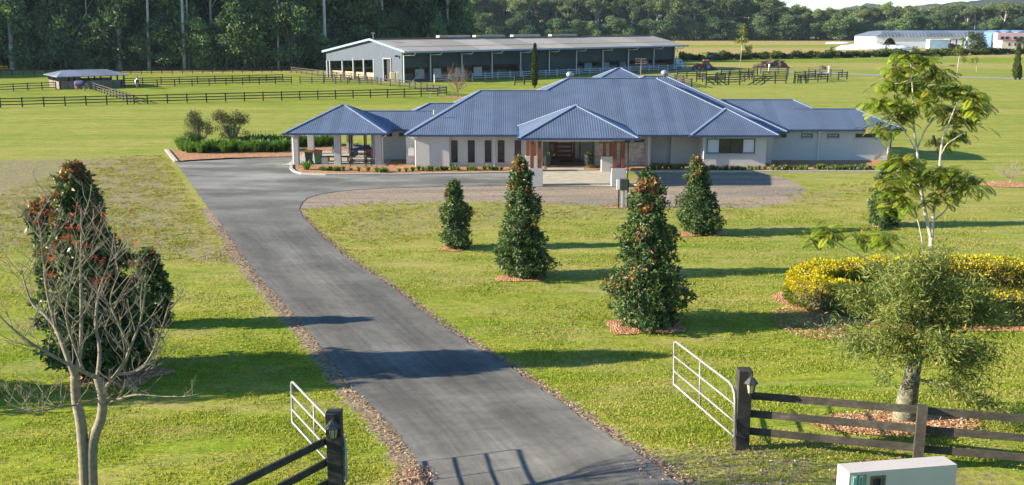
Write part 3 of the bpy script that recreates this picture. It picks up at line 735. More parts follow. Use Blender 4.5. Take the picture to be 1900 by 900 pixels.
gate(PD(643, 894, 19.65), PD(640, 808.6, 19.65), PD(543, 783.4, 22.6), PD(540.5, 706, 22.6), 'open galvanised farm gate hinged on the left gate post', .55)
def rail_fence(name, label, group, posts, rails_z, rh, rw_, pw, ph, mpost, mrail, front=True, postz=None, cat='fence', first=True, last=True):
    """posts: list of (x, y); rails run post to post"""
    t = thing(name, label, cat, (posts[0][0], posts[0][1], float(tz(*posts[0]))), group)
    np_ = len(posts)
    for i, (x, y) in enumerate(posts):
        if (i == 0 and not first) or (i == np_-1 and not last): continue
        z = float(tz(x, y)); k = MB(); j = Vector((posts[min(i+1, np_-1)][0] - posts[max(i-1, 0)][0], posts[min(i+1, np_-1)][1] - posts[max(i-1, 0)][1], 0)).normalized()
        k.bar((x, y, z - .1), (x, y, z + ph + rnd.uniform(-.02, .02)), pw, pw, up=(j.y, -j.x, .0)); k.build('post', mpost, t)
    for zr in rails_z:
        k = MB()
        for i in range(np_-1):
            a = Vector((*posts[i], float(tz(*posts[i])) + zr)); b2 = Vector((*posts[i+1], float(tz(*posts[i+1])) + zr)); d = (b2 - a).normalized()
            o = Vector((d.y, -d.x, 0)); o = (o if o.y < 0 else -o)*((pw + rw_)/2 + .004 if front else -(pw + rw_)/2 - .004)
            jz = Vector((0, 0, rnd.uniform(-.012, .012)))
            k.bar(a + o + jz, b2 + o - jz, rw_, rh)
        k.build('rail', mrail, t)
    return t
# right wing fence, towards the road
p2 = P(1712, 752, float(tz(8.5, 19.4)) + 1.38); p3 = (p2.x + 3.6, p2.y - .85); p4 = (p3[0] + 3.6, p3[1] - .9)
t = rail_fence('rail_fence', 'weathered black timber rail fence right of the driveway behind the white letterbox', None, [(pR.x, pR.y), (p2.x, p2.y), p3, p4], (1.22, .80, .38), .16, .045, .19, 1.38, railm, railm, front=False, first=False)
# left wing fence, runs towards the camera
a0 = P(611, 822, 3.12); a1 = P(438, 900, 3.12); dd = Vector((a1.x - pL.x, a1.y - pL.y, 0)); dd.normalize()
q1 = (pL.x + dd.x*3.3, pL.y + dd.y*3.3); q2 = (pL.x + dd.x*6.4, pL.y + dd.y*6.4)
rail_fence('rail_fence', 'dark timber rail fence left of the driveway running from the left gate post', None, [(pL.x, pL.y), q1, q2], (1.6, 1.14, .70, .28), .15, .05, .19, 1.85, blackt, blackt, front=False, first=False)
# letterbox: a rendered block
zt = 1.9 + 1.25
A, B2, C2, D2 = P(1576.5, 877.5, zt), P(1776, 862, zt), P(1749, 845, zt), P(1554.5, 860.5, zt)
ux = (B2 - A); uy = (D2 - A)
t = thing('letterbox', 'white rendered block letterbox pillar with glass number plates and mail slot', 'letterbox', (A.x, A.y, 1.9))
lbm = simple('letterbox_render', (.47, .435, .415), .8, .05, 2., .002, 80)
def lb(u, v, z): return A + ux*u + uy*v + Vector((0, 0, z - zt))
def slab(k, u0, u1, v0, v1, z0, z1):
    vs = [lb(u, v, z) for z in (z0, z1) for v in (v0, v1) for u in (u0, u1)]
    k.add(vs, [(0, 2, 3, 1), (4, 5, 7, 6), (0, 1, 5, 4), (2, 6, 7, 3), (0, 4, 6, 2), (1, 3, 7, 5)])
k = MB(); s0, s1 = .205, .325     # slot along the face
slab(k, 0, s0, 0, 1, 1.6, zt); slab(k, s1, 1, 0, 1, 1.6, zt); slab(k, s0, s1, 0, 1, zt - .12, zt); slab(k, s0, s1, 0, 1, 1.6, zt - .36); slab(k, s0, s1, .4, 1, zt - .36, zt - .12)
k.build('pillar', lbm, t)
bronze = simple('bronze_frame', (.13, .11, .075), .45, .3, 8., metal=.5)
k = MB()
for u0, u1, z0, z1 in ((s0 - .008, s1 + .008, zt - .145, zt - .10), (s0 - .008, s0 + .012, zt - .37, zt - .145), (s1 - .012, s1 + .008, zt - .37, zt - .145)): slab(k, u0, u1, -.05, .03, z0, z1)
fr = k.build('slot_frame', bronze, t)
k = MB(); slab(k, s0 + .012, s1 - .012, .18, .22, zt - .36, zt - .145); k.build('flap', simple('slot_flap', (.03, .034, .06), .35, .2), fr)
teal = glass_mat('teal_glass', (.22, .42, .40), .1); teald = glass_mat('teal_glass_dark', (.12, .22, .24), .1)
k = MB(); slab(k, .022, .155, -.045, -.004, zt - .42, zt - .045); pl_ = k.build('number_plate', glass_mat('plate_glass', (.16, .24, .24), .12), t)
k = MB(); slab(k, .030, .062, -.09, -.05, zt - .33, zt - .055); k.build('numeral', teal, pl_)
k = MB(); slab(k, .082, .118, -.09, -.05, zt - .09, zt - .055 - .02); slab(k, .082, .093, -.09, -.05, zt - .36, zt - .09); slab(k, .107, .118, -.09, -.05, zt - .36, zt - .09); slab(k, .082, .118, -.09, -.05, zt - .40, zt - .36); k.build('numeral', teal, pl_)
for z in (zt - .075, zt - .31):
    k = MB(); slab(k, .042, .050, -.11, -.09, z - .012, z + .012); k.build('screw', whitem, pl_)

# ------------------------------------------------------------------ small things by the house
t_ = G(1156, 386)
t = thing('meter_post', 'small grey meter box on two posts between the drive and the lawn', 'meter box', t_, None)
k = MB(); x, y = t_.x, t_.y
for dx in (-.28, .28): k.box(x + dx - .045, x + dx + .045, y - .05, y + .05, 0, 1.75)
k.build('post', blackt, t); k = MB(); k.tube([(x + .02, y + .1, 0), (x + .02, y + .1, 1.2)], .09, 10); k.build('conduit', dpm, t)
k = MB(); k.box(x - .24, x + .24, y - .2, y + .12, 1.12, 1.8); bx = k.build('meter_box', simple('meter_grey', (.055, .062, .058), .5, .2), t, bevel=.02)
k = MB(); k.box(x - .42, x - .245, y - .1, y + .08, 1.15, 1.75); k.build('side_box', whitem, t)
tag(sheet('mulch_patch', blob(x - .3, y + .1, .9, .4, seed=8), .03, mulchm), 'small mulch patch around the meter box posts', 'mulch patch', 'bark mulch patches')
def wheelie(px, py, body, lid, label, mz=1.):
    p = Vector((xq(px, py, .5), py, .056)); t = thing('wheelie_bin', label, 'bin', p, 'bins by the carport')
    k = MB(); x, y = p.x, p.y
    vs = [(x + sx*a, y + sy*a2, z) for z, a, a2 in ((p.z + .06, .21, .25), (p.z + .98*mz, .28, .34)) for sx, sy in ((-1, -1), (1, -1), (1, 1), (-1, 1))]
    k.add(vs, [(3, 2, 1, 0), (4, 5, 6, 7), (0, 1, 5, 4), (1, 2, 6, 5), (2, 3, 7, 6), (3, 0, 4, 7)]); k.box(x - .29, x + .29, y - .35, y + .35, p.z + .93*mz, p.z + .979*mz); k.build('body', body, t)
    k = MB(); k.prism([(y - .37, p.z + .982*mz), (y + .38, p.z + .982*mz), (y + .38, p.z + 1.08*mz), (y + .1, p.z + 1.10*mz), (y - .37, p.z + 1.03*mz)], 0, x - .3, x + .3); k.build('lid', lid, t)
    for dx in (-.24, .24):
        k = MB(); k.tube([(x + dx - .03, y + .3, p.z + .1), (x + dx + .03, y + .3, p.z + .1)], .1, 12); k.build('wheel', darkm, t)
wheelie(573.5, 79.2, simple('bin_dark_green', (.030, .055, .045), .5, .15), simple('bin_lid_yellow', (.62, .36, .02), .5, .1), 'dark green wheelie bin with a yellow lid in the carport')
wheelie(590.5, 79.25, simple('bin_green', (.06, .16, .06), .5, .15), simple('bin_lid_red', (.40, .03, .05), .5, .1), 'green wheelie bin with a red lid in the carport')
bx_ = xq(603, 79.1, .3); t = thing('storage_tub', 'pale beige tub with a dark lid beside the wheelie bins', 'tub', (bx_, 79.1, .056))
k = MB(); k.box(bx_ - .24, bx_ + .24, 78.9, 79.35, .056, .62); k.build('body', simple('tub_beige', (.50, .42, .38), .7, .1), t); k = MB(); k.box(bx_ - .26, bx_ + .26, 78.88, 79.37, .622, .68); k.build('lid', darkm, t)
# squat rack with bar and plates, smaller rack, bench, quad bike
gx0 = xq(650, 80.6); t = thing('squat_rack', 'tall black squat rack standing in the carport', 'gym rack', (gx0 + .7, 80.6, .056))
k = MB()
for dx in (0, 1.2):
    for y in (80.3, 81.2): k.box(gx0 + dx - .05, gx0 + dx + .05, y - .05, y + .05, .056, 2.3)
    k.box(gx0 + dx - .045, gx0 + dx + .045, 79.8, 81.5, .06, .15); k.box(gx0 + dx - .04, gx0 + dx + .04, 80.35, 81.15, 2.2, 2.28)
k.build('upright', darkm, t); k = MB()
for z in (2.25, .55): k.box(gx0 + .05, gx0 + 1.15, 81.16, 81.24, z - .04, z + .04)
k.box(gx0 + .05, gx0 + 1.15, 80.27, 80.33, 2.21, 2.28); k.build('crossbar', darkm, t)
k = MB(); k.tube([(gx0 - .45, 80.2, 1.2), (gx0 + 1.65, 80.2, 1.2)], .02, 8); k.build('barbell', steelm, t)
gx1 = xq(655, 79.6); t = thing('steel_frame_bench', 'low dark steel workbench frame at the front of the carport', 'bench frame', (gx1 + .6, 78.4, .03))
k = MB()
for dx in (0, 1.65):
    for y in (78.0, 78.7): k.box(gx1 + dx - .03, gx1 + dx + .03, y - .03, y + .03, .03, 1.35)
k.build('leg', steelm, t); k = MB()
for z in (.45, 1.3):
    for y in (78.0, 78.7): k.box(gx1 + .03, gx1 + 1.62, y - .025, y + .025, z, z + .05)
    for dx in (0, 1.65): k.box(gx1 + dx - .024, gx1 + dx + .024, 78.03, 78.67, z + .002, z + .048)
k.build('crossbar', steelm, t)
gx2 = xq(618, 80.2); t = thing('plate_stand', 'weight plate stand with round black plates in the carport', 'plate stand', (gx2, 80.6, .056))
k = MB(); k.tube([(gx2, 80.6, .056), (gx2, 80.6, 1.3)], .04, 8); k.box(gx2 - .35, gx2 + .35, 80.55, 80.65, .06, .13); k.build('pole', darkm, t)
for z in (.95, 1.0):
    k = MB(); k.tube([(gx2 - .05, 80.35 + (z - .95)*6, .98), (gx2 + .03, 80.42 + (z - .95)*6, .98)], .23, 16); k.build('plate', darkm, t)
gx3 = xq(606, 80.5); t = thing('weight_bench', 'long low black weight bench on the carport floor', 'bench', (gx3 + 1, 80.5, .056))
k = MB(); k.box(gx3, gx3 + 1.9, 80.3, 80.7, .42, .52); k.build('pad', darkm, t); k = MB()
for dx in (.15, 1.7): k.box(gx3 + dx - .04, gx3 + dx + .04, 80.35, 80.65, .056, .418)
k.build('leg', steelm, t)
qx = xq(664, 83.); bluep = simple('quad_blue', (.02, .07, .42), .35, .2); redp = simple('red_paint', (.55, .05, .03), .4, .15)
t = thing('quad_bike', 'blue and white quad bike parked at the back of the carport', 'quad bike', (qx + .5, 83.5, .056))
k = MB(); k.prism([(qx - .5, .55), (qx + .1, .62), (qx + .5, .60), (qx + 1.1, .6), (qx + 1.25, .85), (qx + .8, .98), (qx + .45, .86), (qx + .2, 1.05), (qx - .2, 1.08), (qx - .6, .85)], 1, 83.2, 83.75); k.build('body', bluep, t, bevel=.03)
k = MB(); k.prism([(qx + .3, .88), (qx + .9, .99), (qx + .9, 1.08), (qx + .35, 1.0)], 1, 83.28, 83.68); k.build('seat', darkm, t)
k = MB(); k.tube([(qx - .15, 83.1, 1.2), (qx - .1, 83.47, 1.15), (qx - .15, 83.85, 1.2)], .025, 6); k.build('handlebar', darkm, t)
for dx in (-.4, .95):
    for y in (83.05, 83.9):
        k = MB(); k.tube([(qx + dx, y - .12, .32), (qx + dx, y + .12, .32)], .265, 14); k.build('wheel', darkm, t)
k = MB(); k.prism([(qx - .8, .75), (qx - .35, 1.0), (qx + .1, .95), (qx - .1, .88), (qx - .6, .7)], 1, 83.0, 83.95); k.build('mudguard', whitem, t)
rx = xq(694, 83.); t = thing('ride_on_mower', 'small red ride-on mower beside the blue quad bike', 'mower', (rx, 83.2, .056))
k = MB(); k.prism([(rx - .6, .3), (rx + .6, .3), (rx + .6, .62), (rx + .1, .6), (rx - .1, .8), (rx - .6, .7)], 1, 82.9, 83.5); k.build('body', redp, t, bevel=.03)
k = MB(); k.box(rx + .15, rx + .5, 83.0, 83.4, .62, .72); k.box(rx + .45, rx + .55, 83.0, 83.4, .72, 1.05); k.build('seat', darkm, t)
for dx in (-.42, .4):
    for y in (82.8, 83.6):
        k = MB(); k.tube([(rx + dx, y - .08, .26), (rx + dx, y + .08, .26)], .2, 12); k.build('wheel', darkm, t)
# glazed pots by the door
potm = simple('pot_glaze', (.018, .026, .036), .15, .3, 5., spec=.6)
potleaf = leafy('pot_plant_leaf', .5, .2)
def pot(px, label, nleaf):
    x, y = xq(px, 77.2, .4), 77.3; t = thing('plant_pot', label, 'plant pot', (x, y, .1), 'glazed pots by the entry')
    k = MB(); k.lathe((x, y, .1), [(.2, 0), (.3, .25), (.36, .55), (.33, .8), (.36, .84), (.36, .9), (.3, .9), (.28, .8)], 18); k.build('pot', potm, t, smooth=True)
    c = np.tile([0, 0, .85], (nleaf, 1)) + rng.normal(size=(nleaf, 3))*[.12, .12, .06]; ax = rand_dirs(nleaf); ax[:, 2] = abs(ax[:, 2]) + .2
    link('plant', quad_mesh('plant', leaves(c, ax, rng.uniform(.15, .35, nleaf), .06), pick([(.05, .11, .03), (.03, .08, .02)], nleaf)), potleaf, t)
pot(1016, 'dark glazed pot with a small plant left of the front door', 120)
pot(1092.5, 'dark glazed pot with a small plant right of the front door', 160)
for f in bpy.data.objects:
    pass
# ------------------------------------------------------------------ plants
leaf_gloss = leafy('glossy_leaf', .45, .22, .32)
leaf_soft = leafy('soft_leaf', .6, .35, .25)
leaf_frond = leafy('frond', .6, .2, .2)
leaf_dull = leafy('gum_leaf', .65, .25, .2, vary=.42)
petalm = leafy('petal', .6, .3, .2)
barkg = simple('grey_bark', (.27, .235, .17), .9, .35, 5., .01, 30, stretch=(1, 1, 2.5))
barkd = simple('dark_bark', (.10, .085, .065), .9, .35, 4., .01, 30)
barkp = simple('pale_gum_bark', (.46, .42, .36), .8, .25, 1.5)
m, nt, b = nodes_of('bottle_bark')
n1 = noise_n(nt, 5., 5, .65, stretch=(1, 1, 1.8)); n2 = noise_n(nt, 26, 3, .6)
r = ramp(nt, n1, [(.35, (.06, .062, .038)), (.52, (.14, .14, .09)), (.66, (.27, .26, .20))]); setc(nt, b, (r, 0)); b.inputs['Roughness'].default_value = .9; bump(nt, b, (n2, 'Fac'), .02)
barkb = m
coppice = simple('coral_bark', (.20, .175, .13), .85, .3, 6., .006, 40, stretch=(1, 1, 2))

def dscale(p): return (p.y*CT + (H - p.z)*ST)/F     # metres per photo pixel at p
def lumps(th, z, s, amp):
    return np.array([noise.noise(Vector((math.cos(a)*1.1 + s*7.7, math.sin(a)*1.1, zz*1.1 + s))) for a, zz in zip(th, z)])*amp
def column_tree(label, base, prof, seed, red=.5, dens=125, extra=(), leaf=.15):
    """dense small-leaved conical tree; prof: (py, left px, right px) outline read from top to ground"""
    prof = [(a, (l + r_)/2 - (r_ - l)*.42, (l + r_)/2 + (r_ - l)*.42) for a, l, r_ in prof]
    p = G(*base); s = dscale(p); t = thing('lilly_pilly', label, 'tree', (0, 0, 0), 'clipped conical trees on the lawn')
    cenV = []; dirV = []; hV = []; core = MB(); zmax = 0
    for pi, pr in enumerate((prof,) + tuple(extra)):
        zs = np.array([(base[1] - a)*s*1.02 for a, _, _ in pr])[::-1]; cx = np.array([((l + r_)/2 - base[0])*s for _, l, r_ in pr])[::-1]; rr = np.array([(r_ - l)/2*s for _, l, r_ in pr])[::-1]
        zmax = max(zmax, zs.max()); oy = 0 if pi == 0 else rnd.uniform(-.3, .3)
        area = np.trapezoid(2*np.pi*rr, zs) if hasattr(np, 'trapezoid') else np.trapz(2*np.pi*rr, zs)
        n = int(area*dens)
        zz = np.linspace(zs[0], zs[-1], 400); w_ = np.interp(zz, zs, rr) + .05; w_ /= w_.sum()
        z = rng.choice(zz, n, p=w_) + rng.uniform(-.02, .02, n); th = rng.uniform(0, 2*np.pi, n)
        Rr = np.interp(z, zs, rr); lump = 1 + lumps(th, z*1.4, seed + pi, .62) + lumps(th*2.0, z*3.2, seed + pi + 5, .55)
        u = 1 - .55*rng.random(n)**1.8
        rad = np.maximum(Rr*lump*u, .02)
        C = np.stack([np.interp(z, zs, cx) + rad*np.cos(th), oy + rad*np.sin(th), z + rng.normal(size=n)*.04], -1)
        D = np.stack([np.cos(th), np.sin(th), np.full(n, .35)], -1) + rng.normal(size=(n, 3))*.35
        cenV.append(C); dirV.append(unit(D)); hV.append(z)
        k = 9; ring = [Vector((np.interp(a, zs, cx), oy, a)) for a in np.linspace(zs[0] + .05, zs[-1]*.93, k)]
        core.tube(ring, [max(.03, .46*float(np.interp(v.z, zs, rr))) for v in ring], 9)
    C = np.concatenate(cenV); D = np.concatenate(dirV); z = np.concatenate(hV); n = len(C)
    nz = np.array([noise.noise(Vector((c[0]*1.6 + seed*5, c[1]*1.6, c[2]*1.6))) for c in C]) + .35*rng.normal(size=n)*.6
    newg = (nz + (z/zmax - .62)*1.5*red*2 + (D[:, 0] < -.3)*(.06 if seed != 1 else .06 + .75*(z/zmax < .42)*(D[:, 0] < -.55))) > (.70 - .14*red)
    green = pick([(.038, .078, .026), (.052, .10, .032), (.07, .12, .036), (.095, .14, .042)], n, .3)
    redc = pick([(.20, .06, .035), (.30, .13, .05), (.28, .16, .05), (.32, .15, .11), (.19, .16, .05), (.15, .12, .04)], n, .25)
    colr = np.where(newg[:, None], redc, green)
    VV = []; CC = []
    for j in range(7):
        ax = D*.55 + rand_dirs(n)*.85 + np.array([0, 0, -.22]); ll = leaf*rng.uniform(.7, 1.2, n)
        VV.append(leaves(C + rng.normal(size=(n, 3))*.03, ax, ll, ll*.40, D + rng.normal(size=(n, 3))*.5, .06)); CC.append(colr*rng.uniform(.8, 1.25, (n, 1)))
    link('crown', quad_mesh('crown', np.concatenate(VV), np.concatenate(CC)), leaf_gloss, t)
    core.build('inner_branches', barkd, t)
    k = MB(); k.tube([(0, 0, -.1), (0, 0, zmax*.5)], [.09, .05], 8); k.build('trunk', barkd, t)
    t.location = p; ORG[t] = p
    # bark mulch ring under it
    rx = max((r_ - l)/2 for _, l, r_ in prof)*s
    return t, p, rx
LP = [
 ('tallest front lilly pilly right of the driveway with orange new growth down its left side', (1198, 602), [(322, 1188, 1196), (340, 1172, 1216), (360, 1166, 1226), (390, 1160, 1232), (420, 1156, 1240), (450, 1154, 1246), (480, 1152, 1250), (500, 1146, 1260), (520, 1126, 1268), (550, 1122, 1276), (580, 1130, 1272), (600, 1150, 1250)], 1, .55),
 ('tall slim lilly pilly with pink tips standing before the left porch pier', (972, 514), [(295, 960, 968), (310, 950, 980), (330, 946, 988), (355, 942, 990), (380, 940, 1000), (410, 932, 1008), (440, 924, 1018), (470, 922, 1018), (495, 926, 1020), (512, 945, 1004)], 2, .6),
 ('smallest green lilly pilly left of the slim tall one on the lawn', (846, 461), [(337, 840, 848), (350, 828, 858), (365, 824, 862), (372, 828, 862), (385, 820, 872), (410, 819, 876), (440, 818, 876), (458, 828, 868)], 3, .18),
 ('broad based lilly pilly on the lawn in front of the white blind window', (1297, 433), [(293, 1280, 1290), (310, 1272, 1306), (340, 1270, 1314), (370, 1262, 1326), (400, 1256, 1338), (420, 1260, 1338), (432, 1272, 1325)], 4, .4),
 ('squat dark lilly pilly half hidden behind the tall feathery tree', (1642, 419), [(308, 1632, 1646), (330, 1622, 1658), (360, 1614, 1668), (390, 1609, 1672), (418, 1618, 1666)], 5, .1),
]
for lab, base, prof, sd, red in LP:
    t, p, rx = column_tree(lab, base, prof, sd, red)
    o = sheet('mulch_patch', blob(p.x - .1, p.y - .12, rx*1.12, rx*.78 + .05, amp=.4, seed=sd), .03, mulchm, mound=.05, cell=.4)
    tag(o, 'round bark mulch patch under the ' + lab.split(' lilly')[0].replace('tallest front', 'tallest front right') + ' lilly pilly', 'mulch patch', 'bark mulch patches')
t, p, rx = column_tree('large lilly pilly with dark red crown left of the driveway behind the bare tree', (198, 694), [(306, 170, 180), (325, 148, 190), (345, 134, 206), (370, 128, 216), (410, 118, 226), (450, 108, 236), (500, 100, 246), (550, 98, 262), (600, 102, 288), (640, 112, 292), (675, 130, 280), (692, 160, 245)], 6, .75,
    extra=([(376, 100, 116), (395, 88, 130), (420, 86, 136), (460, 90, 150), (520, 100, 170)],), leaf=.2)
o = sheet('mulch_patch', blob(p.x + .4, p.y - .2, rx*1.2, rx*.7, amp=.3, seed=6), .03, mulchm, mound=.05, cell=.4); tag(o, 'bark mulch patch under the large red topped lilly pilly left of the driveway', 'mulch patch', 'bark mulch patches')
t, p, rx = column_tree('dark green lilly pilly partly hidden behind the red topped one left of the driveway', (284, 604), [(464, 280, 290), (480, 266, 304), (510, 258, 314), (540, 254, 322), (570, 254, 318), (602, 266, 304)], 7, .0, leaf=.2)

q_ = G(0, 738); q_ = q_ + Vector((-sun_dir.x, -sun_dir.y, 0)).normalized()*-5.0
t, p, rx = column_tree('lilly pilly just beyond the left edge of the lawn, known by its long shadow', (198, 694), [(360, 170, 190), (400, 140, 216), (460, 120, 240), (540, 110, 260), (620, 104, 270), (692, 140, 250)], 8, .4, dens=60)
t.location = (q_.x, q_.y, float(tz(q_.x, q_.y)))
# ---- bare coral tree in the left foreground
def tree_tubes(t, name, mat, paths):
    k = MB()
    for pp, ra in paths: k.tube(pp, ra, 7 if ra[0] > .03 else 5)
    return k.build(name, mat, t, smooth=True, fix=False)
def smooth_path(pp, n=6):
    out = []; m_ = len(pp)
    for i in range(m_-1):
        p0, p1, p2, p3 = pp[max(i-1, 0)], pp[i], pp[i+1], pp[min(i+2, m_-1)]
        for j in range(n):
            u = j/n; out.append(.5*((2*p1) + (p2-p0)*u + (2*p0 - 5*p1 + 4*p2 - p3)*u*u + (3*p1 - p0 - 3*p2 + p3)*u*u*u))
    return out + [pp[-1]]
cb = Vector((P(168, 915, 1.9).x, P(168, 915, 1.9).y, 0)); cb.z = float(tz(cb.x, cb.y))
t = thing('coral_tree', 'leafless twin trunked coral tree with red flowers at its twig tips', 'tree', cb)
paths = []; tips = []
def px3(lst, dys):
    return [Q(x, y, cb.y + d) for (x, y), d in zip(lst, dys)]
mains = [
 (px3([(163, 985), (153, 807), (142, 743), (139, 697)], (0, 0, .05, .05)), .118, .085),
 (px3([(176, 985), (171, 836), (188, 775), (190, 736), (181, 701)], (0, 0, -.05, -.05, 0)), .112, .078),
 (px3([(139, 700), (121, 651), (103, 608), (84, 585), (58, 560), (40, 500), (34, 440)], (.05, .1, .3, .4, .6, .8, .9)), .075, .016),
 (px3([(139, 698), (149, 651), (151, 580), (150, 500), (151, 400), (146, 350)], (.05, .2, .3, .4, .4, .5)), .07, .012),
 (px3([(181, 701), (156, 690), (107, 665), (53, 633), (0, 587), (-22, 545)], (0, -.2, -.4, -.7, -.9, -1.)), .06, .014),
 (px3([(188, 728), (227, 679), (242, 644), (262, 590), (270, 520), (262, 470)], (0, -.2, -.4, -.5, -.5, -.4)), .055, .012),
 (px3([(181, 701), (185, 651), (178, 601), (184, 540), (205, 480), (212, 430), (214, 390)], (0, .2, .4, .6, .7, .8, .8)), .055, .01),
 (px3([(220, 694), (250, 690), (277, 665), (300, 610), (316, 560), (332, 545)], (-.2, .1, .3, .4, .5, .5)), .045, .010),
 (px3([(188, 738), (150, 750), (107, 756), (70, 764), (36, 761)], (0, -.3, -.6, -.8, -1.)), .035, .008),
 (px3([(192, 751), (249, 733), (313, 736), (355, 729)], (0, -.4, -.8, -1.)), .035, .007),
 (px3([(103, 608), (85, 530), (80, 470), (70, 410), (45, 392)], (.3, .1, 0, -.1, -.2)), .035, .009),
 (px3([(156, 690), (125, 600), (128, 540), (142, 470), (136, 430)], (-.2, -.5, -.7, -.8, -.9)), .035, .009),
 (px3([(242, 644), (215, 590), (205, 555), (220, 510), (238, 480)], (-.4, -.7, -.8, -1., -1.)), .03, .008),
]
for pp, r0, r1 in mains:
    sp_ = smooth_path(pp); sp_ = sp_ if r0 > .077 else sp_[:int(len(sp_)*.84)]; n_ = len(sp_); paths.append((sp_, [(r0 + (r1 - r0)*(i/(n_-1)))*(1. if r0 > .077 else .8) for i in range(n_)]))
def twig(start, d, ln, r0, lev):
    n_ = 6; pp = [start]; q_ = d.normalized()
    for i in range(n_):
        q_ = (q_ + Vector((rnd.uniform(-.3, .3), rnd.uniform(-.3, .3), rnd.uniform(-.02, .34)))*.55).normalized(); pp.append(pp[-1] + q_*ln/n_)
    paths.append((pp, [r0*(1 - .6*i/n_) for i in range(n_+1)]))
    tips.append(pp[-1])
    if lev:
        for j in range(rnd.choice((2, 3, 3))):
            i = rnd.randint(2, n_-1); a = rnd.uniform(0, 6.28); sd = Vector((math.cos(a), math.sin(a), rnd.uniform(-.1, .5)))
            twig(pp[i], q_*.55 + sd*.8, ln*rnd.uniform(.4, .65), r0*.6, lev-1)
for mi_, (pp, r0, r1) in enumerate(mains[2:]):
    sp_ = smooth_path(pp); sp_ = sp_[:int(len(sp_)*.84)]; n_ = len(sp_)
    for j in range(11):
        i = rnd.randint(n_//4, n_-2); tdir = (sp_[i+1] - sp_[i]).normalized(); a = rnd.uniform(0, 6.28)
        sd = Vector((math.cos(a), math.sin(a)*.9, rnd.uniform(-.25, .5)))
        twig(sp_[i], tdir*.6 + sd*.8, rnd.uniform(.5, .95), .0105, 2)
    tips.append(sp_[-1])
tree_tubes(t, 'trunk', coppice, paths[:2]); tree_tubes(t, 'branches', coppice, paths[2:])
top = sorted(tips, key=lambda v: -v.z)[:int(len(tips)*.42)]; rnd.shuffle(top)
nf = 0
for v in top[:36]:
    n_ = 12; ax = rand_dirs(n_); ax[:, 2] = ax[:, 2]*.6 + .1
    c0 = np.tile(np.array(v - cb), (n_, 1)) + rng.normal(size=(n_, 3))*.03
    link('flower', quad_mesh('flower', leaves(c0, ax, rng.uniform(.035, .085, n_), .018), pick([(.46, .07, .045), (.52, .13, .09), (.38, .045, .05)], n_)), petalm, t)
k = MB(); sx_ = Q(150, 885, cb.y + .1); k.box(sx_.x - .03, sx_.x + .03, sx_.y - .03, sx_.y + .03, 1.7, 2.25); tag(k.build('tree_stake', blackt), 'short dark stake beside the bare coral tree trunk', 'stake')

# ---- feathery tall tree on the right
jb = G(1727, 583); jb.y -= .2
t = thing('feathery_tree', 'tall slender tree with feathery fern-like leaves rising behind the yellow hedge', 'tree', jb)
def jp(lst, dys=None):
    dys = dys or [0]*len(lst); return [Q(x, y, jb.y + d) for (x, y), d in zip(lst, dys)]
mains = [
 (jp([(1727, 585), (1727, 500), (1728, 440)]), .11, .085),
 (jp([(1728, 442), (1713, 376), (1706, 324), (1701.5, 278), (1696, 238), (1694, 180), (1690, 120)], (0, 0, .1, .1, .2, .2, .2)), .075, .018),
 (jp([(1729, 440), (1733, 388), (1742, 347), (1745, 290), (1751, 249), (1759, 232), (1778, 185)], (0, -.1, -.2, -.3, -.4, -.4, -.5)), .07, .018),
 (jp([(1716, 500), (1710, 440), (1696, 382), (1686, 347), (1676, 322)], (-.1, -.3, -.5, -.6, -.8)), .035, .012),
 (jp([(1730, 411), (1751, 394), (1768, 373), (1790, 378)], (0, -.1, -.3, -.4)), .035, .010),
 (jp([(1701, 278), (1717, 241), (1733, 220), (1748, 190)], (.1, .2, .4, .4)), .035, .012),
 (jp([(1697, 275), (1675, 238), (1664, 223), (1640, 215)], (.1, 0, -.2, -.3)), .03, .010),
 (jp([(1696, 238), (1684, 200), (1680, 160)], (.2, .4, .5)), .025, .01),
 (jp([(1745, 290), (1757, 268), (1775, 255), (1790, 245)], (-.3, -.5, -.6, -.6)), .022, .008),
 (jp([(1742, 347), (1752, 318), (1770, 315), (1795, 330)], (-.2, -.5, -.7, -.8)), .022, .008),
 (jp([(1706, 324), (1690, 318), (1670, 305)], (.1, -.3, -.6)), .022, .008),
 (jp([(1722, 560), (1660, 510), (1616, 486), (1574, 462), (1540, 444)], (0, -.1, -.2, -.3, -.4)), .035, .012),
 (jp([(1726, 540), (1680, 480), (1650, 455), (1628, 445)], (0, .2, .4, .5)), .025, .008),
]
paths = []
for pp, r0, r1 in mains:
    sp_ = smooth_path(pp); n_ = len(sp_); paths.append((sp_, [r0 + (r1 - r0)*(i/(n_-1)) for i in range(n_)]))
tree_tubes(t, 'trunk', barkp, paths[:3]); 
tipsj = [(1690, 108, 12), (1668, 128, 11), (1712, 112, 11), (1650, 155, 10), (1735, 138, 10), (1690, 150, 11), (1632, 192, 8), (1650, 190, 9), (1705, 170, 9), (1775, 165, 11), (1798, 180, 11), (1812, 200, 8), (1745, 168, 10), (1760, 205, 10), (1790, 222, 9), (1775, 250, 7), (1725, 190, 7), (1660, 218, 9), (1640, 238, 8), (1682, 205, 8),
 (1682, 300, 10), (1655, 300, 9), (1705, 312, 8), (1668, 330, 9), (1660, 352, 9), (1678, 372, 8), (1652, 385, 7), (1690, 340, 8), (1760, 318, 9), (1785, 328, 9), (1800, 345, 8), (1740, 325, 7), (1768, 352, 8), (1742, 365, 6), (1530, 430, 7), (1515, 442, 6), (1545, 430, 6), (1625, 438, 7), (1645, 445, 7), (1608, 434, 6), (1752, 262, 6), (1720, 330, 6)]
VV = []; CC = []; tw = []
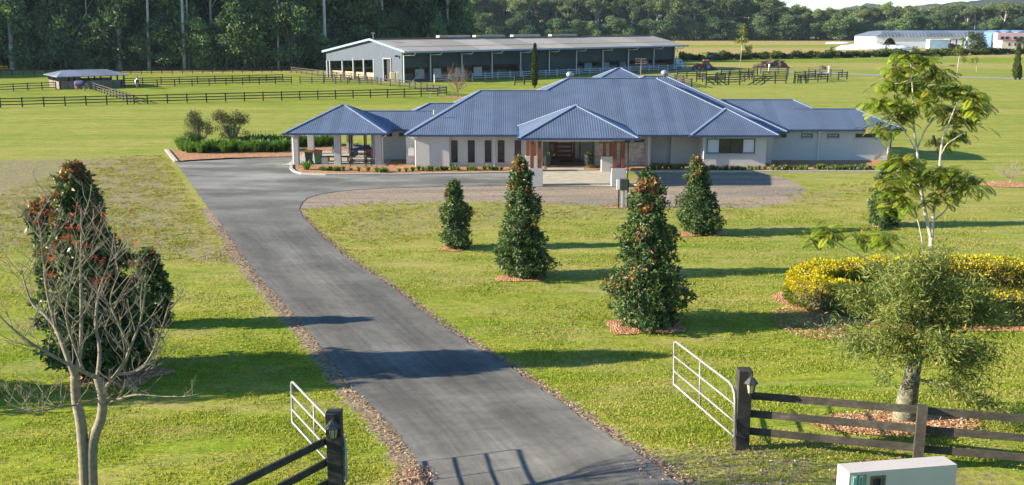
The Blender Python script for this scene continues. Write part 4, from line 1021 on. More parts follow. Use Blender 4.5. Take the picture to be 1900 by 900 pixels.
for px_, py_, cnt in tipsj:
    near = min((v for pth, _ in paths for v in pth), key=lambda v: (v - Q(px_, py_, jb.y)).length)
    oy = rnd.uniform(-.9, .9); tip = Q(px_, py_, jb.y + oy + (near.y - jb.y)*.5)
    mid_ = near.lerp(tip, .5) + Vector((0, 0, -.08)); tw.append(([near, mid_, tip], [.014, .01, .006]))
    for j in range(int(cnt*6)):
        a = rnd.uniform(0, 6.283); el = rnd.uniform(-.25, .55); ln = rnd.uniform(.38, .72)
        d = Vector((math.cos(a)*math.cos(el), math.sin(a)*math.cos(el), math.sin(el)))
        pos = tip + Vector((rnd.gauss(0, .27), rnd.gauss(0, .27), rnd.gauss(0, .14))); nseg = 17; base_c = np.array(rnd.choice([(.12, .19, .012), (.17, .24, .016), (.085, .145, .012), (.22, .26, .02), (.19, .18, .018)]))*rnd.uniform(.8, 1.25)
        for q_ in range(nseg):
            u = q_/(nseg-1); d = (d + Vector((0, 0, -.06))).normalized(); nx = pos + d*ln/nseg
            side = d.cross(Vector((0, 0, 1))).normalized(); up = side.cross(d)
            pl_ = .30*ln*math.sin(math.pi*(.12 + .84*u))**.8
            for sg in (-1, 1):
                ax = side*sg + d*.75 + Vector((0, 0, -.12)); ax.normalize(); sd = ax.cross(up).normalized()*.024*ln
                bpt = pos - jb; e = bpt + ax*pl_
                VV.append((bpt, bpt + ax*pl_*.5 + sd, e, bpt + ax*pl_*.5 - sd)); CC.append(base_c)
            pos = nx
tree_tubes(t, 'branches', barkp, paths[3:] + tw)
link('crown', quad_mesh('crown', np.array([[tuple(v) for v in q_] for q_ in VV]), np.array(CC)), leaf_frond, t)
# magpie on its branch
mb_ = Q(1733, 266, jb.y - .2); t2 = thing('magpie', 'small dark bird perched in the tall feathery tree', 'bird', mb_)
k = MB(); k.tube([mb_ + Vector(v) for v in ((.10, 0, -.12), (.05, 0, -.02), (0, 0, .10), (-.03, 0, .2), (-.05, 0, .27), (-.1, 0, .28))], [.015, .04, .075, .06, .045, .01], 8); k.build('body', simple('bird_black', (.015, .015, .018), .5, .2), t2, smooth=True)
k = MB(); k.tube([mb_ + Vector(v) for v in ((.03, .05, .17), (.06, .06, .06), (.09, .03, -.04))], [.012, .03, .008], 6); k.build('wing', whitem, t2, smooth=True)
k = MB(); k.tube([mb_ + Vector((-.25, 0, -.13)), mb_ + Vector((0, 0, -.11)), mb_ + Vector((.3, .1, -.16))], .012, 6)
br_ = k.build('perch_branch', barkp, None); tag(br_, 'thin pale branch under the small dark bird', 'branch')
br_.parent = t; br_.location = -jb; del br_['label']; del br_['category']; br_.name = 'branch'

# ---- bottle tree, right foreground
bb_ = G(1676, 783); t = thing('bottle_tree', 'young bottle tree with swollen mottled trunk and wispy crown behind the right fence', 'tree', (0, 0, 0))
s = dscale(bb_)
def bl(px_, py_, dy=0.): return Vector(((px_ - 1676)*s, dy, (783 - py_)*s*1.03))
k = MB(); tp = [bl(1676, 790), bl(1677, 770), bl(1680, 735), bl(1684, 700), bl(1688, 660), bl(1690, 610), bl(1690, 570), bl(1689, 530), bl(1687, 500)]
k.tube(tp, [.28, .265, .23, .185, .155, .14, .10, .06, .02], 16); k.build('trunk', barkb, t, smooth=True)
bp = []; bt = []
for py_, ex, ey, dy in ((700, 1800, 712, -.5), (650, 1620, 600, -.6), (650, 1770, 600, .5), (630, 1590, 560, .3), (625, 1800, 560, -.3), (600, 1640, 500, .6), (600, 1750, 510, -.6), (570, 1660, 480, -.4), (560, 1725, 478, .4), (640, 1690, 600, -1.1), (620, 1700, 560, 1.1), (655, 1575, 640, .2), (660, 1800, 650, .1), (600, 1610, 520, -.5), (600, 1790, 520, .6), (560, 1690, 470, 0.)):
    ex = 1690 + (ex - 1690)*.9; ey = ey + (40 if ey < 560 else 12)
    a = bl(1688, min(py_ + 8, 700)); e = bl(ex, ey, dy*1.1); m_ = a.lerp(e, .5) + Vector((0, 0, rnd.uniform(-.05, .2)))
    sp_ = smooth_path([a, m_, e], 5); n_ = len(sp_); bp.append((sp_, [.04 - .03*i/(n_-1) for i in range(n_)])); bt += [(v, (v - a).normalized()) for v in sp_[3:]]
    for j in range(4):
        st_ = sp_[rnd.randint(4, n_-1)]; d = (e - a).normalized() + Vector((rnd.uniform(-1, 1), rnd.uniform(-1, 1), rnd.uniform(-.3, .7)))
        e2 = st_ + d.normalized()*rnd.uniform(.4, .8); bp.append(([st_, st_.lerp(e2, .5) + Vector((0, 0, .06)), e2], [.013, .010, .005])); bt += [(st_.lerp(e2, u), d) for u in (.4, .6, .8, 1.)]
tree_tubes(t, 'branches', barkg, bp)
VV = []; n = 0; CC = []
for v, d in bt:
    m_ = 62; ax = rand_dirs(m_)*.9 + np.array(d)*.45 + np.array([0, 0, -.28]); c0 = np.array(v) + rng.normal(size=(m_, 3))*.15
    ll = rng.uniform(.10, .20, m_)
    VV.append(leaves(c0, ax, ll, ll*.13 + .008, None, .05)); CC.append(pick([(.15, .20, .055), (.22, .255, .075), (.11, .155, .045), (.27, .26, .06)], m_))
# the sparse drooping lower sprays
for px_, py_, w_ in ((1590, 665, .4), (1625, 690, .3), (1780, 690, .4), (1825, 660, .4), (1560, 610, .5), (1840, 600, .4), (1590, 640, .5), (1790, 640, .5), (1640, 640, .5), (1740, 640, .5), (1620, 520, .6), (1760, 520, .6), (1580, 570, .5), (1810, 560, .5)):
    m_ = 210; c0 = np.array(bl(px_, py_, rnd.uniform(-.8, .8))) + rng.normal(size=(m_, 3))*[w_*.6, w_*.6, w_*.35]; ax = rand_dirs(m_) + np.array([0, 0, -.45]); ll = rng.uniform(.10, .2, m_)
    VV.append(leaves(c0, ax, ll, ll*.12 + .007)); CC.append(pick([(.15, .20, .055), (.22, .255, .075), (.12, .165, .045)], m_))
link('crown', quad_mesh('crown', np.concatenate(VV), np.concatenate(CC)), leaf_soft, t)
t.location = bb_
o = sheet('mulch_patch', blob(bb_.x - .25, bb_.y - .15, 1.75, .95, seed=21), .03, mulchm, mound=.08, cell=.25); tag(o, 'large bark mulch patch around the bottle tree behind the fence', 'mulch patch', 'bark mulch patches')
# loose chips and litter
def chips(name, cx, cy, rx, ry, n, cols, sz, label=None):
    a = rng.uniform(0, 2*np.pi, n); q_ = np.sqrt(rng.random(n)); x = cx + rx*q_*np.cos(a); y = cy + ry*q_*np.sin(a)
    c0 = np.stack([x, y, tz(x, y) + .045 + rng.random(n)*.04], -1); ax = rand_dirs(n); ax[:, 2] *= .25
    nn = rand_dirs(n)*.5 + np.array([0, 0, 1.]); ll = rng.uniform(.5, 1.3, n)*sz
    return leaves(c0, ax, ll, ll*.4, nn), pick(cols, n, .3)
ORC = [(.42, .21, .10), (.52, .31, .17), (.30, .14, .065), (.56, .40, .26)]
VV, CC = chips('c', bb_.x - .25, bb_.y - .15, 1.95, 1.1, 5200, ORC, .085)
V2, C2 = chips('c', G(1500, 600).x, G(1500, 600).y, 1.3, 2.2, 3000, ORC, .09)
o = link('wood_chips', quad_mesh('wood_chips', np.concatenate([VV, V2]), np.concatenate([CC, C2])), chipm); tag(o, 'loose orange wood chips lying on the mulch', 'wood chips', kind='stuff')

# ---- golden hedge
hc = Vector((18.3, 38.9, 0)); hrx, hry = 6.45, 2.75; hw, hh_ = .72, 1.2
t = thing('golden_hedge', 'clipped golden yellow hedge in a ring around the tall feathery tree', 'hedge', (hc.x, hc.y, 0))
n = 42000; al = rng.uniform(0, 2*np.pi, n)
cxs, cys = hrx*np.cos(al), hry*np.sin(al); nx_, ny_ = np.cos(al)*hry, np.sin(al)*hrx; nl = np.hypot(nx_, ny_); nx_ /= nl; ny_ /= nl
ph = rng.uniform(-.35, math.pi + .35, n)             # round the section: side, top, side
off = np.cos(ph); hz = np.where((ph > 0) & (ph < math.pi), np.sin(ph), -np.sin(np.abs(ph - np.pi/2) - np.pi/2))
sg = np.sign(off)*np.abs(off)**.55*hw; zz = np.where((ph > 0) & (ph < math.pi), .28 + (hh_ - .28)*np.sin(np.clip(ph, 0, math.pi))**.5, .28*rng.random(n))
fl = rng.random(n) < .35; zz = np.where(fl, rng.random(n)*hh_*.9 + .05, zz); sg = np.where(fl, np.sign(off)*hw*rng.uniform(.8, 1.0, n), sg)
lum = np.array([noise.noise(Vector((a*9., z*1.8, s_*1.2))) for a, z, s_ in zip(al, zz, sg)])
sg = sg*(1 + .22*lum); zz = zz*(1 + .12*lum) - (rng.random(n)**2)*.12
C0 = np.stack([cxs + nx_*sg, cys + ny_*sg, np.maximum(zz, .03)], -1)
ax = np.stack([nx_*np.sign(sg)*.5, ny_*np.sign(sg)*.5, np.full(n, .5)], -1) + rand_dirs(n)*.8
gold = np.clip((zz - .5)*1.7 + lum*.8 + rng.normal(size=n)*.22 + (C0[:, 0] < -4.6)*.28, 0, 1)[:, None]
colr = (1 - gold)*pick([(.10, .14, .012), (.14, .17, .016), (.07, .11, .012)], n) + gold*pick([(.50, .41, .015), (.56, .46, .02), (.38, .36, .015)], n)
ll = rng.uniform(.07, .14, n)
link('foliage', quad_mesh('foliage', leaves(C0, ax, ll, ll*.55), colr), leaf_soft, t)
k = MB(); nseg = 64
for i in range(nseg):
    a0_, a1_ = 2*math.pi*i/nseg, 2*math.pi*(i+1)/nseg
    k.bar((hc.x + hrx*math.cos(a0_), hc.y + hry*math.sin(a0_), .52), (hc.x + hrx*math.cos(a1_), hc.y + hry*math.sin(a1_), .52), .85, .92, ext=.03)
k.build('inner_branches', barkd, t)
o = sheet('garden_bed', blob(hc.x + .1, hc.y - .35, hrx + 1.15, hry + 1.1, n=40, amp=.10, seed=4), .03, mulchm, mound=.04, cell=.6); o['kind'] = 'structure'
# ------------------------------------------------------------------ garden planting
strap = leafy('strap_leaf', .5, .3, .3)
def clump(nm, n, ln, spread, cols, wd=.03):
    """strappy clump at the origin"""
    a = rng.uniform(0, 2*np.pi, n); d0 = np.stack([np.cos(a), np.sin(a), np.zeros(n)], -1); b0 = d0*rng.uniform(0, spread*.3, (n, 1))
    l = ln*rng.uniform(.6, 1.15, n)[:, None]; out = rng.uniform(.15, .75, n)[:, None]
    mid_ = b0 + d0*l*out*.45 + np.array([0, 0, 1])*l*(.62 - .12*out); tip = b0 + d0*l*out*1.0 + np.array([0, 0, 1])*l*(.85 - .65*out)
    sd = np.stack([-np.sin(a), np.cos(a), np.zeros(n)], -1)*wd/2
    V1 = np.stack([b0 - sd, b0 + sd, mid_ + sd, mid_ - sd], 1); V2 = np.stack([mid_ - sd, mid_ + sd, tip + sd*.2, tip - sd*.2], 1)
    c = pick(cols, n); return quad_mesh(nm, np.concatenate([V1, V2]), np.concatenate([c, c]))
def place_plants(name, label, cat, group, meshes, mat, spots, sc=(.8, 1.2)):
    for i, (x, y) in enumerate(spots):
        o = bpy.data.objects.new(name, meshes[i % len(meshes)]); COL.objects.link(o)
        if not o.data.materials: o.data.materials.append(mat)
        o.location = (x, y, float(tz(x, y)) + .03); o.rotation_euler = (0, 0, rnd.uniform(0, 6.28)); s_ = rnd.uniform(*sc); o.scale = (s_, s_, s_*rnd.uniform(.9, 1.1)); tag(o, label, cat, group)
lir = [clump('border_plant', 46, .5, .3, [(.07, .14, .02), (.10, .19, .03), (.14, .22, .05)], .045) for _ in range(3)]
sp = []
for a, b2, n in (((592, 317), (640, 319), 9), ((645, 319), (690, 320), 3), ((695, 320), (722, 320), 5), ((735, 319), (770, 320), 3), ((775, 317), (852, 318), 13), ((868, 316.5), (884, 317), 4), ((893, 316.5), (933, 317), 7)):
    for j in range(n):
        p = P(a[0] + (b2[0]-a[0])*(j+.5)/n + rnd.uniform(-2, 2), a[1] + rnd.uniform(-1.5, 1.5)); sp.append((p.x, p.y))
place_plants('border_plant', 'small strappy green plant in the bark bed along the left front wall and carport', 'plant', 'border plants left of the porch', lir, strap, sp)
sp = []
for a, b2, n in (((1200, 314.5), (1270, 315), 12), ((1300, 316), (1420, 316), 18), ((1430, 316), (1500, 316), 10), ((1510, 314), (1530, 315), 4), ((1535, 315), (1640, 316), 15)):
    for j in range(n):
        p = P(a[0] + (b2[0]-a[0])*(j+.5)/n + rnd.uniform(-2, 2), a[1] + rnd.uniform(-1.5, 1.5)); sp.append((p.x, p.y))
place_plants('border_plant', 'small strappy green plant in the bark bed along the right front wall', 'plant', 'border plants right of the porch', lir, strap, sp)
big_c = clump('agapanthus', 130, 1.0, .6, [(.10, .20, .03), (.14, .26, .04), (.07, .15, .02)], .06)
p = P(569, 315.5); o = link('agapanthus', big_c, strap); o.location = p; tag(o, 'large bright strappy clump at the front left corner of the carport', 'plant')
p = P(1094, 312.5); o = bpy.data.objects.new('yellow_edged_plant', clump('yellow_edged_plant', 60, .55, .3, [(.25, .26, .05), (.12, .17, .03)], .05)); COL.objects.link(o); o.data.materials.append(strap); o.location = p; tag(o, 'small yellow edged plant in front of the right door pot', 'plant')
lom = [clump('lomandra', 90, 1.35, .9, [(.09, .19, .018), (.14, .24, .028), (.06, .13, .016)], .05) for _ in range(3)]
sp = []
for j in range(40):
    u = (j + .5)/40; p = P(345 + u*190 + rnd.uniform(-3, 3), 283 - u*3 + rnd.uniform(-2.5, 2.5)); sp.append((p.x, p.y))
for j in range(34):
    u = (j + .5)/34; p = P(430 + u*190 + rnd.uniform(-3, 3), 273 - u*3 + rnd.uniform(-2.5, 2)); sp.append((p.x, p.y))
for j in range(14): p = P(333 + rnd.uniform(0, 30), 276 + rnd.uniform(-6, 5)); sp.append((p.x, p.y))
place_plants('lomandra', 'leafy green mat rush clump in the hedge row left of the carport', 'plant', 'mat rush clumps left of the carport', lom, strap, sp, (.8, 1.25))

def crown_mesh(nm, lobes, n, ln, wd, cols, droop=0., shell=.55, var=.3, updir=.25, cvar=.0):
    """leaf sprays through the volume of several lobes, local coordinates"""
    lob = np.array(lobes, float); vol = lob[:, 3]*lob[:, 4]*lob[:, 5]; pr = vol**.75; pr /= pr.sum()
    k_ = rng.choice(len(lob), n, p=pr); d = rand_dirs(n); u = (shell + (1 - shell)*rng.random(n))*(1 + .12*rng.normal(size=n))
    c0 = lob[k_, :3] + d*lob[k_, 3:6]*u[:, None]
    ax = d*.6 + rand_dirs(n)*.8 + np.array([0, 0, updir - droop]); l = ln*rng.uniform(.6, 1.4, n)
    lc = rng.uniform(1 - cvar, 1 + cvar, (len(lob), 1))[k_]
    return quad_mesh(nm, leaves(c0, ax, l, l*wd, d + rng.normal(size=(n, 3))*.6, .05), pick(cols, n, var)*lc)
def put(name, label, cat, loc, group, parts, rot=0., sc=1.):
    """thing from ready local meshes: parts = [(name, mesh, mat)]"""
    t = thing(name, label, cat, (0, 0, 0), group)
    for nm, me_, mt in parts:
        if isinstance(me_, MB): me_.build(nm, mt, t, smooth=True, fix=False)
        else: link(nm, me_, mt, t)
    t.location = Vector(loc); ORG[t] = Vector(loc); t.rotation_euler = (0, 0, rot); t.scale = (sc, sc, sc) if not hasattr(sc, '__len__') else sc
    return t
# two grey-green shrubs beside the forecourt
for px_, w_, hgt, lab in ((375, 55, 70, 'loose olive shrub at the left end of the mat rush hedge'), (432, 62, 72, 'rounder olive shrub in the mat rush hedge nearer the carport')):
    p = P(px_, 274); s = dscale(p); r_ = w_/2*s*1.2; hgt *= s
    lob = [(rnd.uniform(-.6, .6)*r_, rnd.uniform(-.5, .5)*r_, hgt*rnd.uniform(.14, .88), r_*rnd.uniform(.22, .42), r_*.4, hgt*rnd.uniform(.09, .17)) for _ in range(24)]
    k = MB()
    for l_ in lob: k.tube([(0, 0, 0), (l_[0]*.4, l_[1]*.4, l_[2]*.5), l_[:3]], [.07, .04, .015], 6)
    put('olive_shrub', lab, 'shrub', p, None, [('stems', k, barkg), ('foliage', crown_mesh('foliage', lob, 6500, .13, .35, [(.085, .095, .035), (.12, .125, .05), (.06, .075, .028)], shell=.3), leaf_dull)])
# small bare tree beside the right wing, round twiggy tree behind the house
def twiggy(label, base, wpx, hpx, mat, seed, nb=16, trunk=.14, upright=.8):
    p = P(*base); s = dscale(p); hh = hpx*s; r_ = wpx/2*s; rr = random.Random(seed); k = MB(); tip0 = Vector((0, 0, hh*trunk*2))
    k.tube([(0, 0, -.1), (.02, 0, hh*trunk), tip0], [.05*hh/3 + .03, .05*hh/3, .03*hh/3 + .01], 7)
    def go(st_, d, ln, r0, lev):
        pp = [st_]; d = d.normalized()
        for i in range(4): d = (d + Vector((rr.uniform(-.3, .3), rr.uniform(-.3, .3), rr.uniform(-.1, .25)))*.6).normalized(); pp.append(pp[-1] + d*ln/4)
        k.tube(pp, [r0, r0*.85, r0*.7, r0*.55, r0*.4], 5, cap=False)
        if lev:
            for j in range(4): go(pp[rr.randint(1, 4)], d*.7 + Vector((rr.uniform(-1, 1), rr.uniform(-1, 1), rr.uniform(-.2, .7))), ln*.62, r0*.6, lev-1)
    for j in range(nb):
        a = 2*math.pi*j/nb + rr.uniform(-.3, .3); go(Vector((0, 0, hh*trunk*rr.uniform(.9, 2.))), Vector((math.cos(a)*r_, math.sin(a)*r_, hh*upright*rr.uniform(.3, 1.1))), hh*.5, .022*hh/3 + .006, 2)
    return put('bare_tree', label, 'tree', p, None, [('trunk', k, mat)]), p
russet = simple('russet_twig', (.19, .135, .10), .9, .3, 6.)
t, p = twiggy('leafless round russet tree on the lawn in front of the riding arena', (849, 180.5), 58, 58, russet, 3, 14)
o = sheet('mulch_patch', blob(p.x, p.y, 2.4, 1.9, seed=31), .03, mulchm); tag(o, 'mulch patch under the leafless russet tree', 'mulch patch', 'bark mulch patches')
t, p = twiggy('small leafless tree on a mulch mound at the right edge of the lawn', (1874, 343), 72, 50, barkg, 9, 12, .2, .45)
o = sheet('mulch_patch', blob(p.x, p.y, 1.75, 1.3, seed=33), .03, mulchm, mound=.12, cell=.4); tag(o, 'mulch mound under the small leafless tree at the right edge', 'mulch patch', 'bark mulch patches')
# cypresses
def cypress(label, base, wpx, hpx, nm='pencil_cypress'):
    p = P(*base); s = dscale(p); r_ = wpx/2*s; hh = hpx*s; n = 2600; u = rng.random(n); th = rng.uniform(0, 6.283, n)
    rad = r_*np.minimum(1, .35 + u*3.2)*(1 - u)**.55*(1.05 - .35*rng.random(n)**2)*(1 + .18*np.sin(u*40 + th*2)); z = hh*(.03 + .97*u)
    c0 = np.stack([rad*np.cos(th), rad*np.sin(th), z], -1); ax = np.stack([np.cos(th)*.4, np.sin(th)*.4, np.full(n, 1.)], -1) + rand_dirs(n)*.3
    k = MB(); k.tube([(0, 0, 0), (0, 0, hh*.8)], [r_*.3, r_*.1], 7)
    put(nm, label, 'tree', p, None, [('crown', quad_mesh('crown', leaves(c0, ax, hh*.06, hh*.02), pick([(.07, .10, .02), (.10, .13, .03), (.045, .07, .02)], n)), leaf_dull), ('trunk', k, barkd)])
cypress('bright green pencil cypress between the house and the riding arena', (992, 163), 12, 78)
cypress('tall dark pencil cypress at the far right edge by the road', (1884, 148), 13, 64); cypress('short dark cypress beside the tall one at the right edge', (1892, 148), 7, 26)
# saplings with pale stems
def sapling(label, base, top, cl, cols, n=500, lean=0):
    p = P(*base); s = dscale(p); k = MB(); hh = (base[1] - top)*s; k.tube([(0, 0, 0), (lean*s*.4, 0, hh*.5), (lean*s, 0, hh)], [.09, .07, .03], 6)
    lob = [((x - base[0])*s, rnd.uniform(-.3, .3), (base[1] - y)*s, rx*s, rx*s*.8, ry*s) for x, y, rx, ry in cl]
    for l_ in lob: k.tube([(lean*s*.7, 0, max(0, l_[2] - 1)), l_[:3]], [.03, .015], 5)
    put('sapling', label, 'tree', p, None, [('trunk', k, barkp), ('crown', crown_mesh('crown', lob, n, .5, .3, cols, shell=.1), leaf_soft)])
yg = [(.16, .19, .02), (.24, .24, .03), (.10, .14, .02)]
sapling('tall thin sapling with white stem and tufted green top beyond the yards', (1373, 126), 50, [(1376, 52, 5, 6), (1376, 64, 8, 6), (1370, 77, 11, 5), (1382, 76, 7, 4), (1377, 58, 7, 4)], yg, 700, 4)
sapling('white stemmed sapling with sparse yellow leaves at the road right of the feathery tree', (1775, 142), 76, [(1776, 92, 8, 6), (1770, 98, 7, 4), (1784, 103, 6, 4), (1780, 76, 4, 3), (1786, 112, 4, 5)], yg, 420, 3)
sapling('faint short sapling near the road at the right', (1812, 136), 112, [(1808, 112, 6, 4), (1802, 116, 4, 2)], yg, 130, -4)
sapling('wispy sapling beside the right end of the riding arena', (1255, 108), 74, [(1257, 85, 5, 6), (1254, 94, 4, 4)], yg, 160)

# ------------------------------------------------------------------ paddock fences, shelter, horses
def line_posts(a, b2, n): return [(a[0] + (b2[0]-a[0])*i/n, a[1] + (b2[1]-a[1])*i/n) for i in range(n+1)]
def g2(x, y): p = P(x, y); return (p.x, p.y)
def pf(label, a, b2, n, rails=(1.2, .8, .4), extra=(), group='black paddock fences', mt=None, h=1.32, pw=.16, rw=.13):
    ps = line_posts(g2(*a), g2(*b2), n)
    for e, m_ in extra: ps += line_posts(ps[-1], g2(*e), m_)[1:]
    return rail_fence('paddock_fence', label, group, ps, rails, rw, .05, pw, h, mt or blackt, mt or blackt)
pf('long black three rail fence along the edge of the mown lawn left of the house', (-40, 201), (812, 178.5), 24, extra=(((828, 175.5), 1),))
pf('black rail fence behind the horse shelter running left out of the photo', (-30, 172), (104, 166), 5)
pf('black rail fence from the horse shelter to the middle of the paddock', (226, 162.5), (541, 155.5), 10)
pf('short slanting black fence between the horse shelter and the lawn fence', (174, 167), (249, 193), 13)
pf('second black rail fence just behind the fence right of the shelter', (230, 158), (525, 150), 9)
pf('black fence in front of the arena gable turning along its side', (557, 155), (690, 157), 6, extra=(((760, 163), 4), ((828, 176), 6)))
pf('black fence close to the arena gable', (602, 151), (648, 152), 3, extra=(((700, 156), 3),))
pf('distant dark fence along the foot of the left forest', (-40, 142), (540, 134), 30, mt=railm)
pf('pale rail fence curving from the forest to the arena gable', (541, 134.5), (600, 142), 6, extra=(((680, 151), 6),), mt=railm)
# yards right of the house
yards = [((955, 158), (990, 157), 2), ((1238, 150), (1283, 163), 3), ((1254, 158), (1283, 162), 2), ((1310, 158.5), (1372, 157.5), 3), ((1398, 155.5), (1458, 154.5), 3), ((1480, 154), (1535, 151.5), 3), ((1292, 152), (1345, 151), 3), ((1330, 149), (1395, 147), 3), ((1415, 147), (1460, 146), 2), ((1474, 147), (1512, 146), 2), ((1411, 137), (1460, 138), 3), ((1256, 146), (1310, 145), 3), ((1338, 141), (1405, 140), 4), ((1555, 148), (1571, 147.5), 1), ((1458, 155), (1462, 140), 2), ((1372, 158), (1398, 143), 3), ((1310, 158), (1292, 143), 3), ((1535, 152), (1512, 144), 2), ((1500, 141), (1562, 143), 3)]
for i, (a, b2, n) in enumerate(yards):
    pf('black timber rail panel of the small horse yards behind the house', a, b2, n, rails=(1.4, 1.0, .55), group='rail panels of the horse yards', h=1.6, pw=.2, rw=.15)
# horse shelter
def gp(px, py): return P(px, py)
s0 = P(116, 169.5); t = thing('horse_shelter', 'open horse shelter with low blue metal hip roof and plank sides in the left paddock', 'shelter', s0)
ra, rb = P(92, 141.5, 2.7), None
zs = 2.2
A_, B_ = P(105.5, 142.5, zs), P(239, 138.8, zs); dx_ = (B_ - A_); nrm = Vector((-dx_.y, dx_.x, 0)).normalized(); dep = 11.5
C_, D_ = B_ + nrm*dep, A_ + nrm*dep
e0 = A_ + dx_*.18 + nrm*dep*.5 + Vector((0, 0, .85)); e1 = A_ + dx_*.80 + nrm*dep*.5 + Vector((0, 0, .85))
shm = sheet_metal('shelter_roof', (.20, .225, .29), .45, .5, .2, .12, amp=.04, seams=3.)
k = MB(); lo_ = Vector((0, 0, -.12)); vs = [A_, B_, C_, D_, e0, e1] + [v + lo_ for v in (A_, B_, C_, D_)]
k.add(vs, [(0, 1, 5, 4), (1, 2, 5), (2, 3, 4, 5), (3, 0, 4), (6, 7, 1, 0), (7, 8, 2, 1), (8, 9, 3, 2), (9, 6, 0, 3), (9, 8, 7, 6)]); k.build('roof', shm, t)
plank = simple('grey_plank', (.17, .145, .125), .9, .35, 1.2, stretch=(3, 3, .5))
for u in (.05, .33, .62, .95):
    for v in (.1, .5, .9):
        q_ = A_ + dx_*u + nrm*dep*v; k = MB(); k.box(q_.x - .11, q_.x + .11, q_.y - .11, q_.y + .11, 0, zs + (.25 if v == .5 else 0)); k.build('post', blackt, t)
def wallp(a, b2, z0, z1, n='plank_wall', m_=None):
    k = MB(); k.bar((a.x, a.y, (z0+z1)/2), (b2.x, b2.y, (z0+z1)/2), .08, z1 - z0); k.build(n, m_ or plank, t)
def sh(u, v): return A_ + dx_*u + nrm*dep*v
wallp(sh(.06, .09), sh(.95, .09), .05, 1.35); wallp(sh(.045, .12), sh(.045, .9), .05, 1.3); wallp(sh(.06, .9), sh(.5, .9), .05, 2.2, m_=simple('pale_sheet', (.45, .42, .36), .8, .2, 2.)); wallp(sh(.5, .9), sh(.95, .9), .05, 1.35); wallp(sh(.62, .12), sh(.62, .88), .05, 1.35)
# horses
def horse(label, x, y, rot, coat, rug, head_down=True, sc=1.):
    t = thing('horse', label, 'horse', (0, 0, 0), None)
    J = {}; V = []; E = []; Rr = []
    def v(p, r, par=None):
        V.append(p); Rr.append(r)
        if par is not None: E.append((par, len(V)-1))
        return len(V)-1
    hip_ = v((-.62, 0, 1.22), .27); bel = v((-.1, 0, 1.12), .31, hip_); ch = v((.45, 0, 1.15), .29, bel); 
    nk = v((.82, 0, 1.12 if head_down else 1.5), .17, ch); n2_ = v((1.12, 0, .72 if head_down else 1.75), .125, nk); hd = v((1.22, 0, .42 if head_down else 1.78), .11, n2_); mz = v((1.30, 0, .16 if head_down else 1.55), .065, hd)
    for sg in (-1, 1):
        a = v((-.72, .15*sg, .95), .15, hip_); a = v((-.66, .16*sg, .75), .10, a); a = v((-.80, .16*sg, .5), .06, a); a = v((-.76, .16*sg, .12), .045, a); v((-.72, .16*sg, .0), .06, a)
        a = v((.5, .15*sg, .85), .12, ch); a = v((.52, .15*sg, .5), .06, a); a = v((.52, .15*sg, .12), .045, a); v((.55, .15*sg, 0), .06, a)
        e_ = v((1.12 if head_down else 1.08, .07*sg, .62 if head_down else 1.95), .025, n2_)
    tl = v((-.92, 0, 1.2), .05, hip_); tl = v((-1.02, 0, .8), .05, tl); v((-1.0, 0, .5), .02, tl)
    me_ = bpy.data.meshes.new('body'); me_.from_pydata(V, E, []); o = bpy.data.objects.new('body', me_); COL.objects.link(o); o.parent = t; me_.materials.append(coat)
    sk = o.modifiers.new('skin', 'SKIN'); 
    for i, r_ in enumerate(Rr): me_.skin_vertices[0].data[i].radius = (r_, r_)
    me_.skin_vertices[0].data[0].use_root = True
    sb = o.modifiers.new('sub', 'SUBSURF'); sb.levels = 1; sb.render_levels = 1
    if rug:
        k = MB(); prof = [(-.9, .27), (-.62, .335), (-.1, .37), (.45, .345), (.72, .27)]; rings = []
        for xx, r_ in prof: rings.append([Vector((xx, math.sin(a)*r_, 1.16 + math.cos(a)*r_*1.08 - (.12 if abs(a) > 2 else 0))) for a in [(-2.3 + 4.6*j/12) for j in range(13)]])
        vs = [p_ for rg in rings for p_ in rg]; fs = [(i*13+j, i*13+j+1, (i+1)*13+j+1, (i+1)*13+j) for i in range(4) for j in range(12)]
        k.add(vs, fs); ro = k.build('rug', rug, t, smooth=True, fix=False); so = ro.modifiers.new('thick', 'SOLIDIFY'); so.thickness = .03
    t.location = (x, y, 0); t.rotation_euler = (0, 0, rot); t.scale = (sc, sc, sc)
p = P(151, 169); horse('grazing bay horse in a dark blue rug at the horse shelter', p.x, p.y, R(-8), simple('horse_bay', (.40, .25, .14), .7, .2), simple('rug_blue', (.045, .04, .13), .8, .15), sc=1.12)
p = P(256, 164.5); horse('small horse in a pale rug seen from behind near the fence right of the shelter', p.x, p.y, R(110), simple('horse_brown', (.20, .11, .07), .7, .2), simple('rug_white', (.62, .64, .70), .8, .1), head_down=False, sc=1.1)
# young stake in the lawn
p = P(798, 184); k = MB(); k.box(p.x - .06, p.x + .06, p.y - .06, p.y + .06, 0, 1.0); tag(k.build('stake', barkp), 'single pale stake on the lawn near the end of the black fence', 'stake')

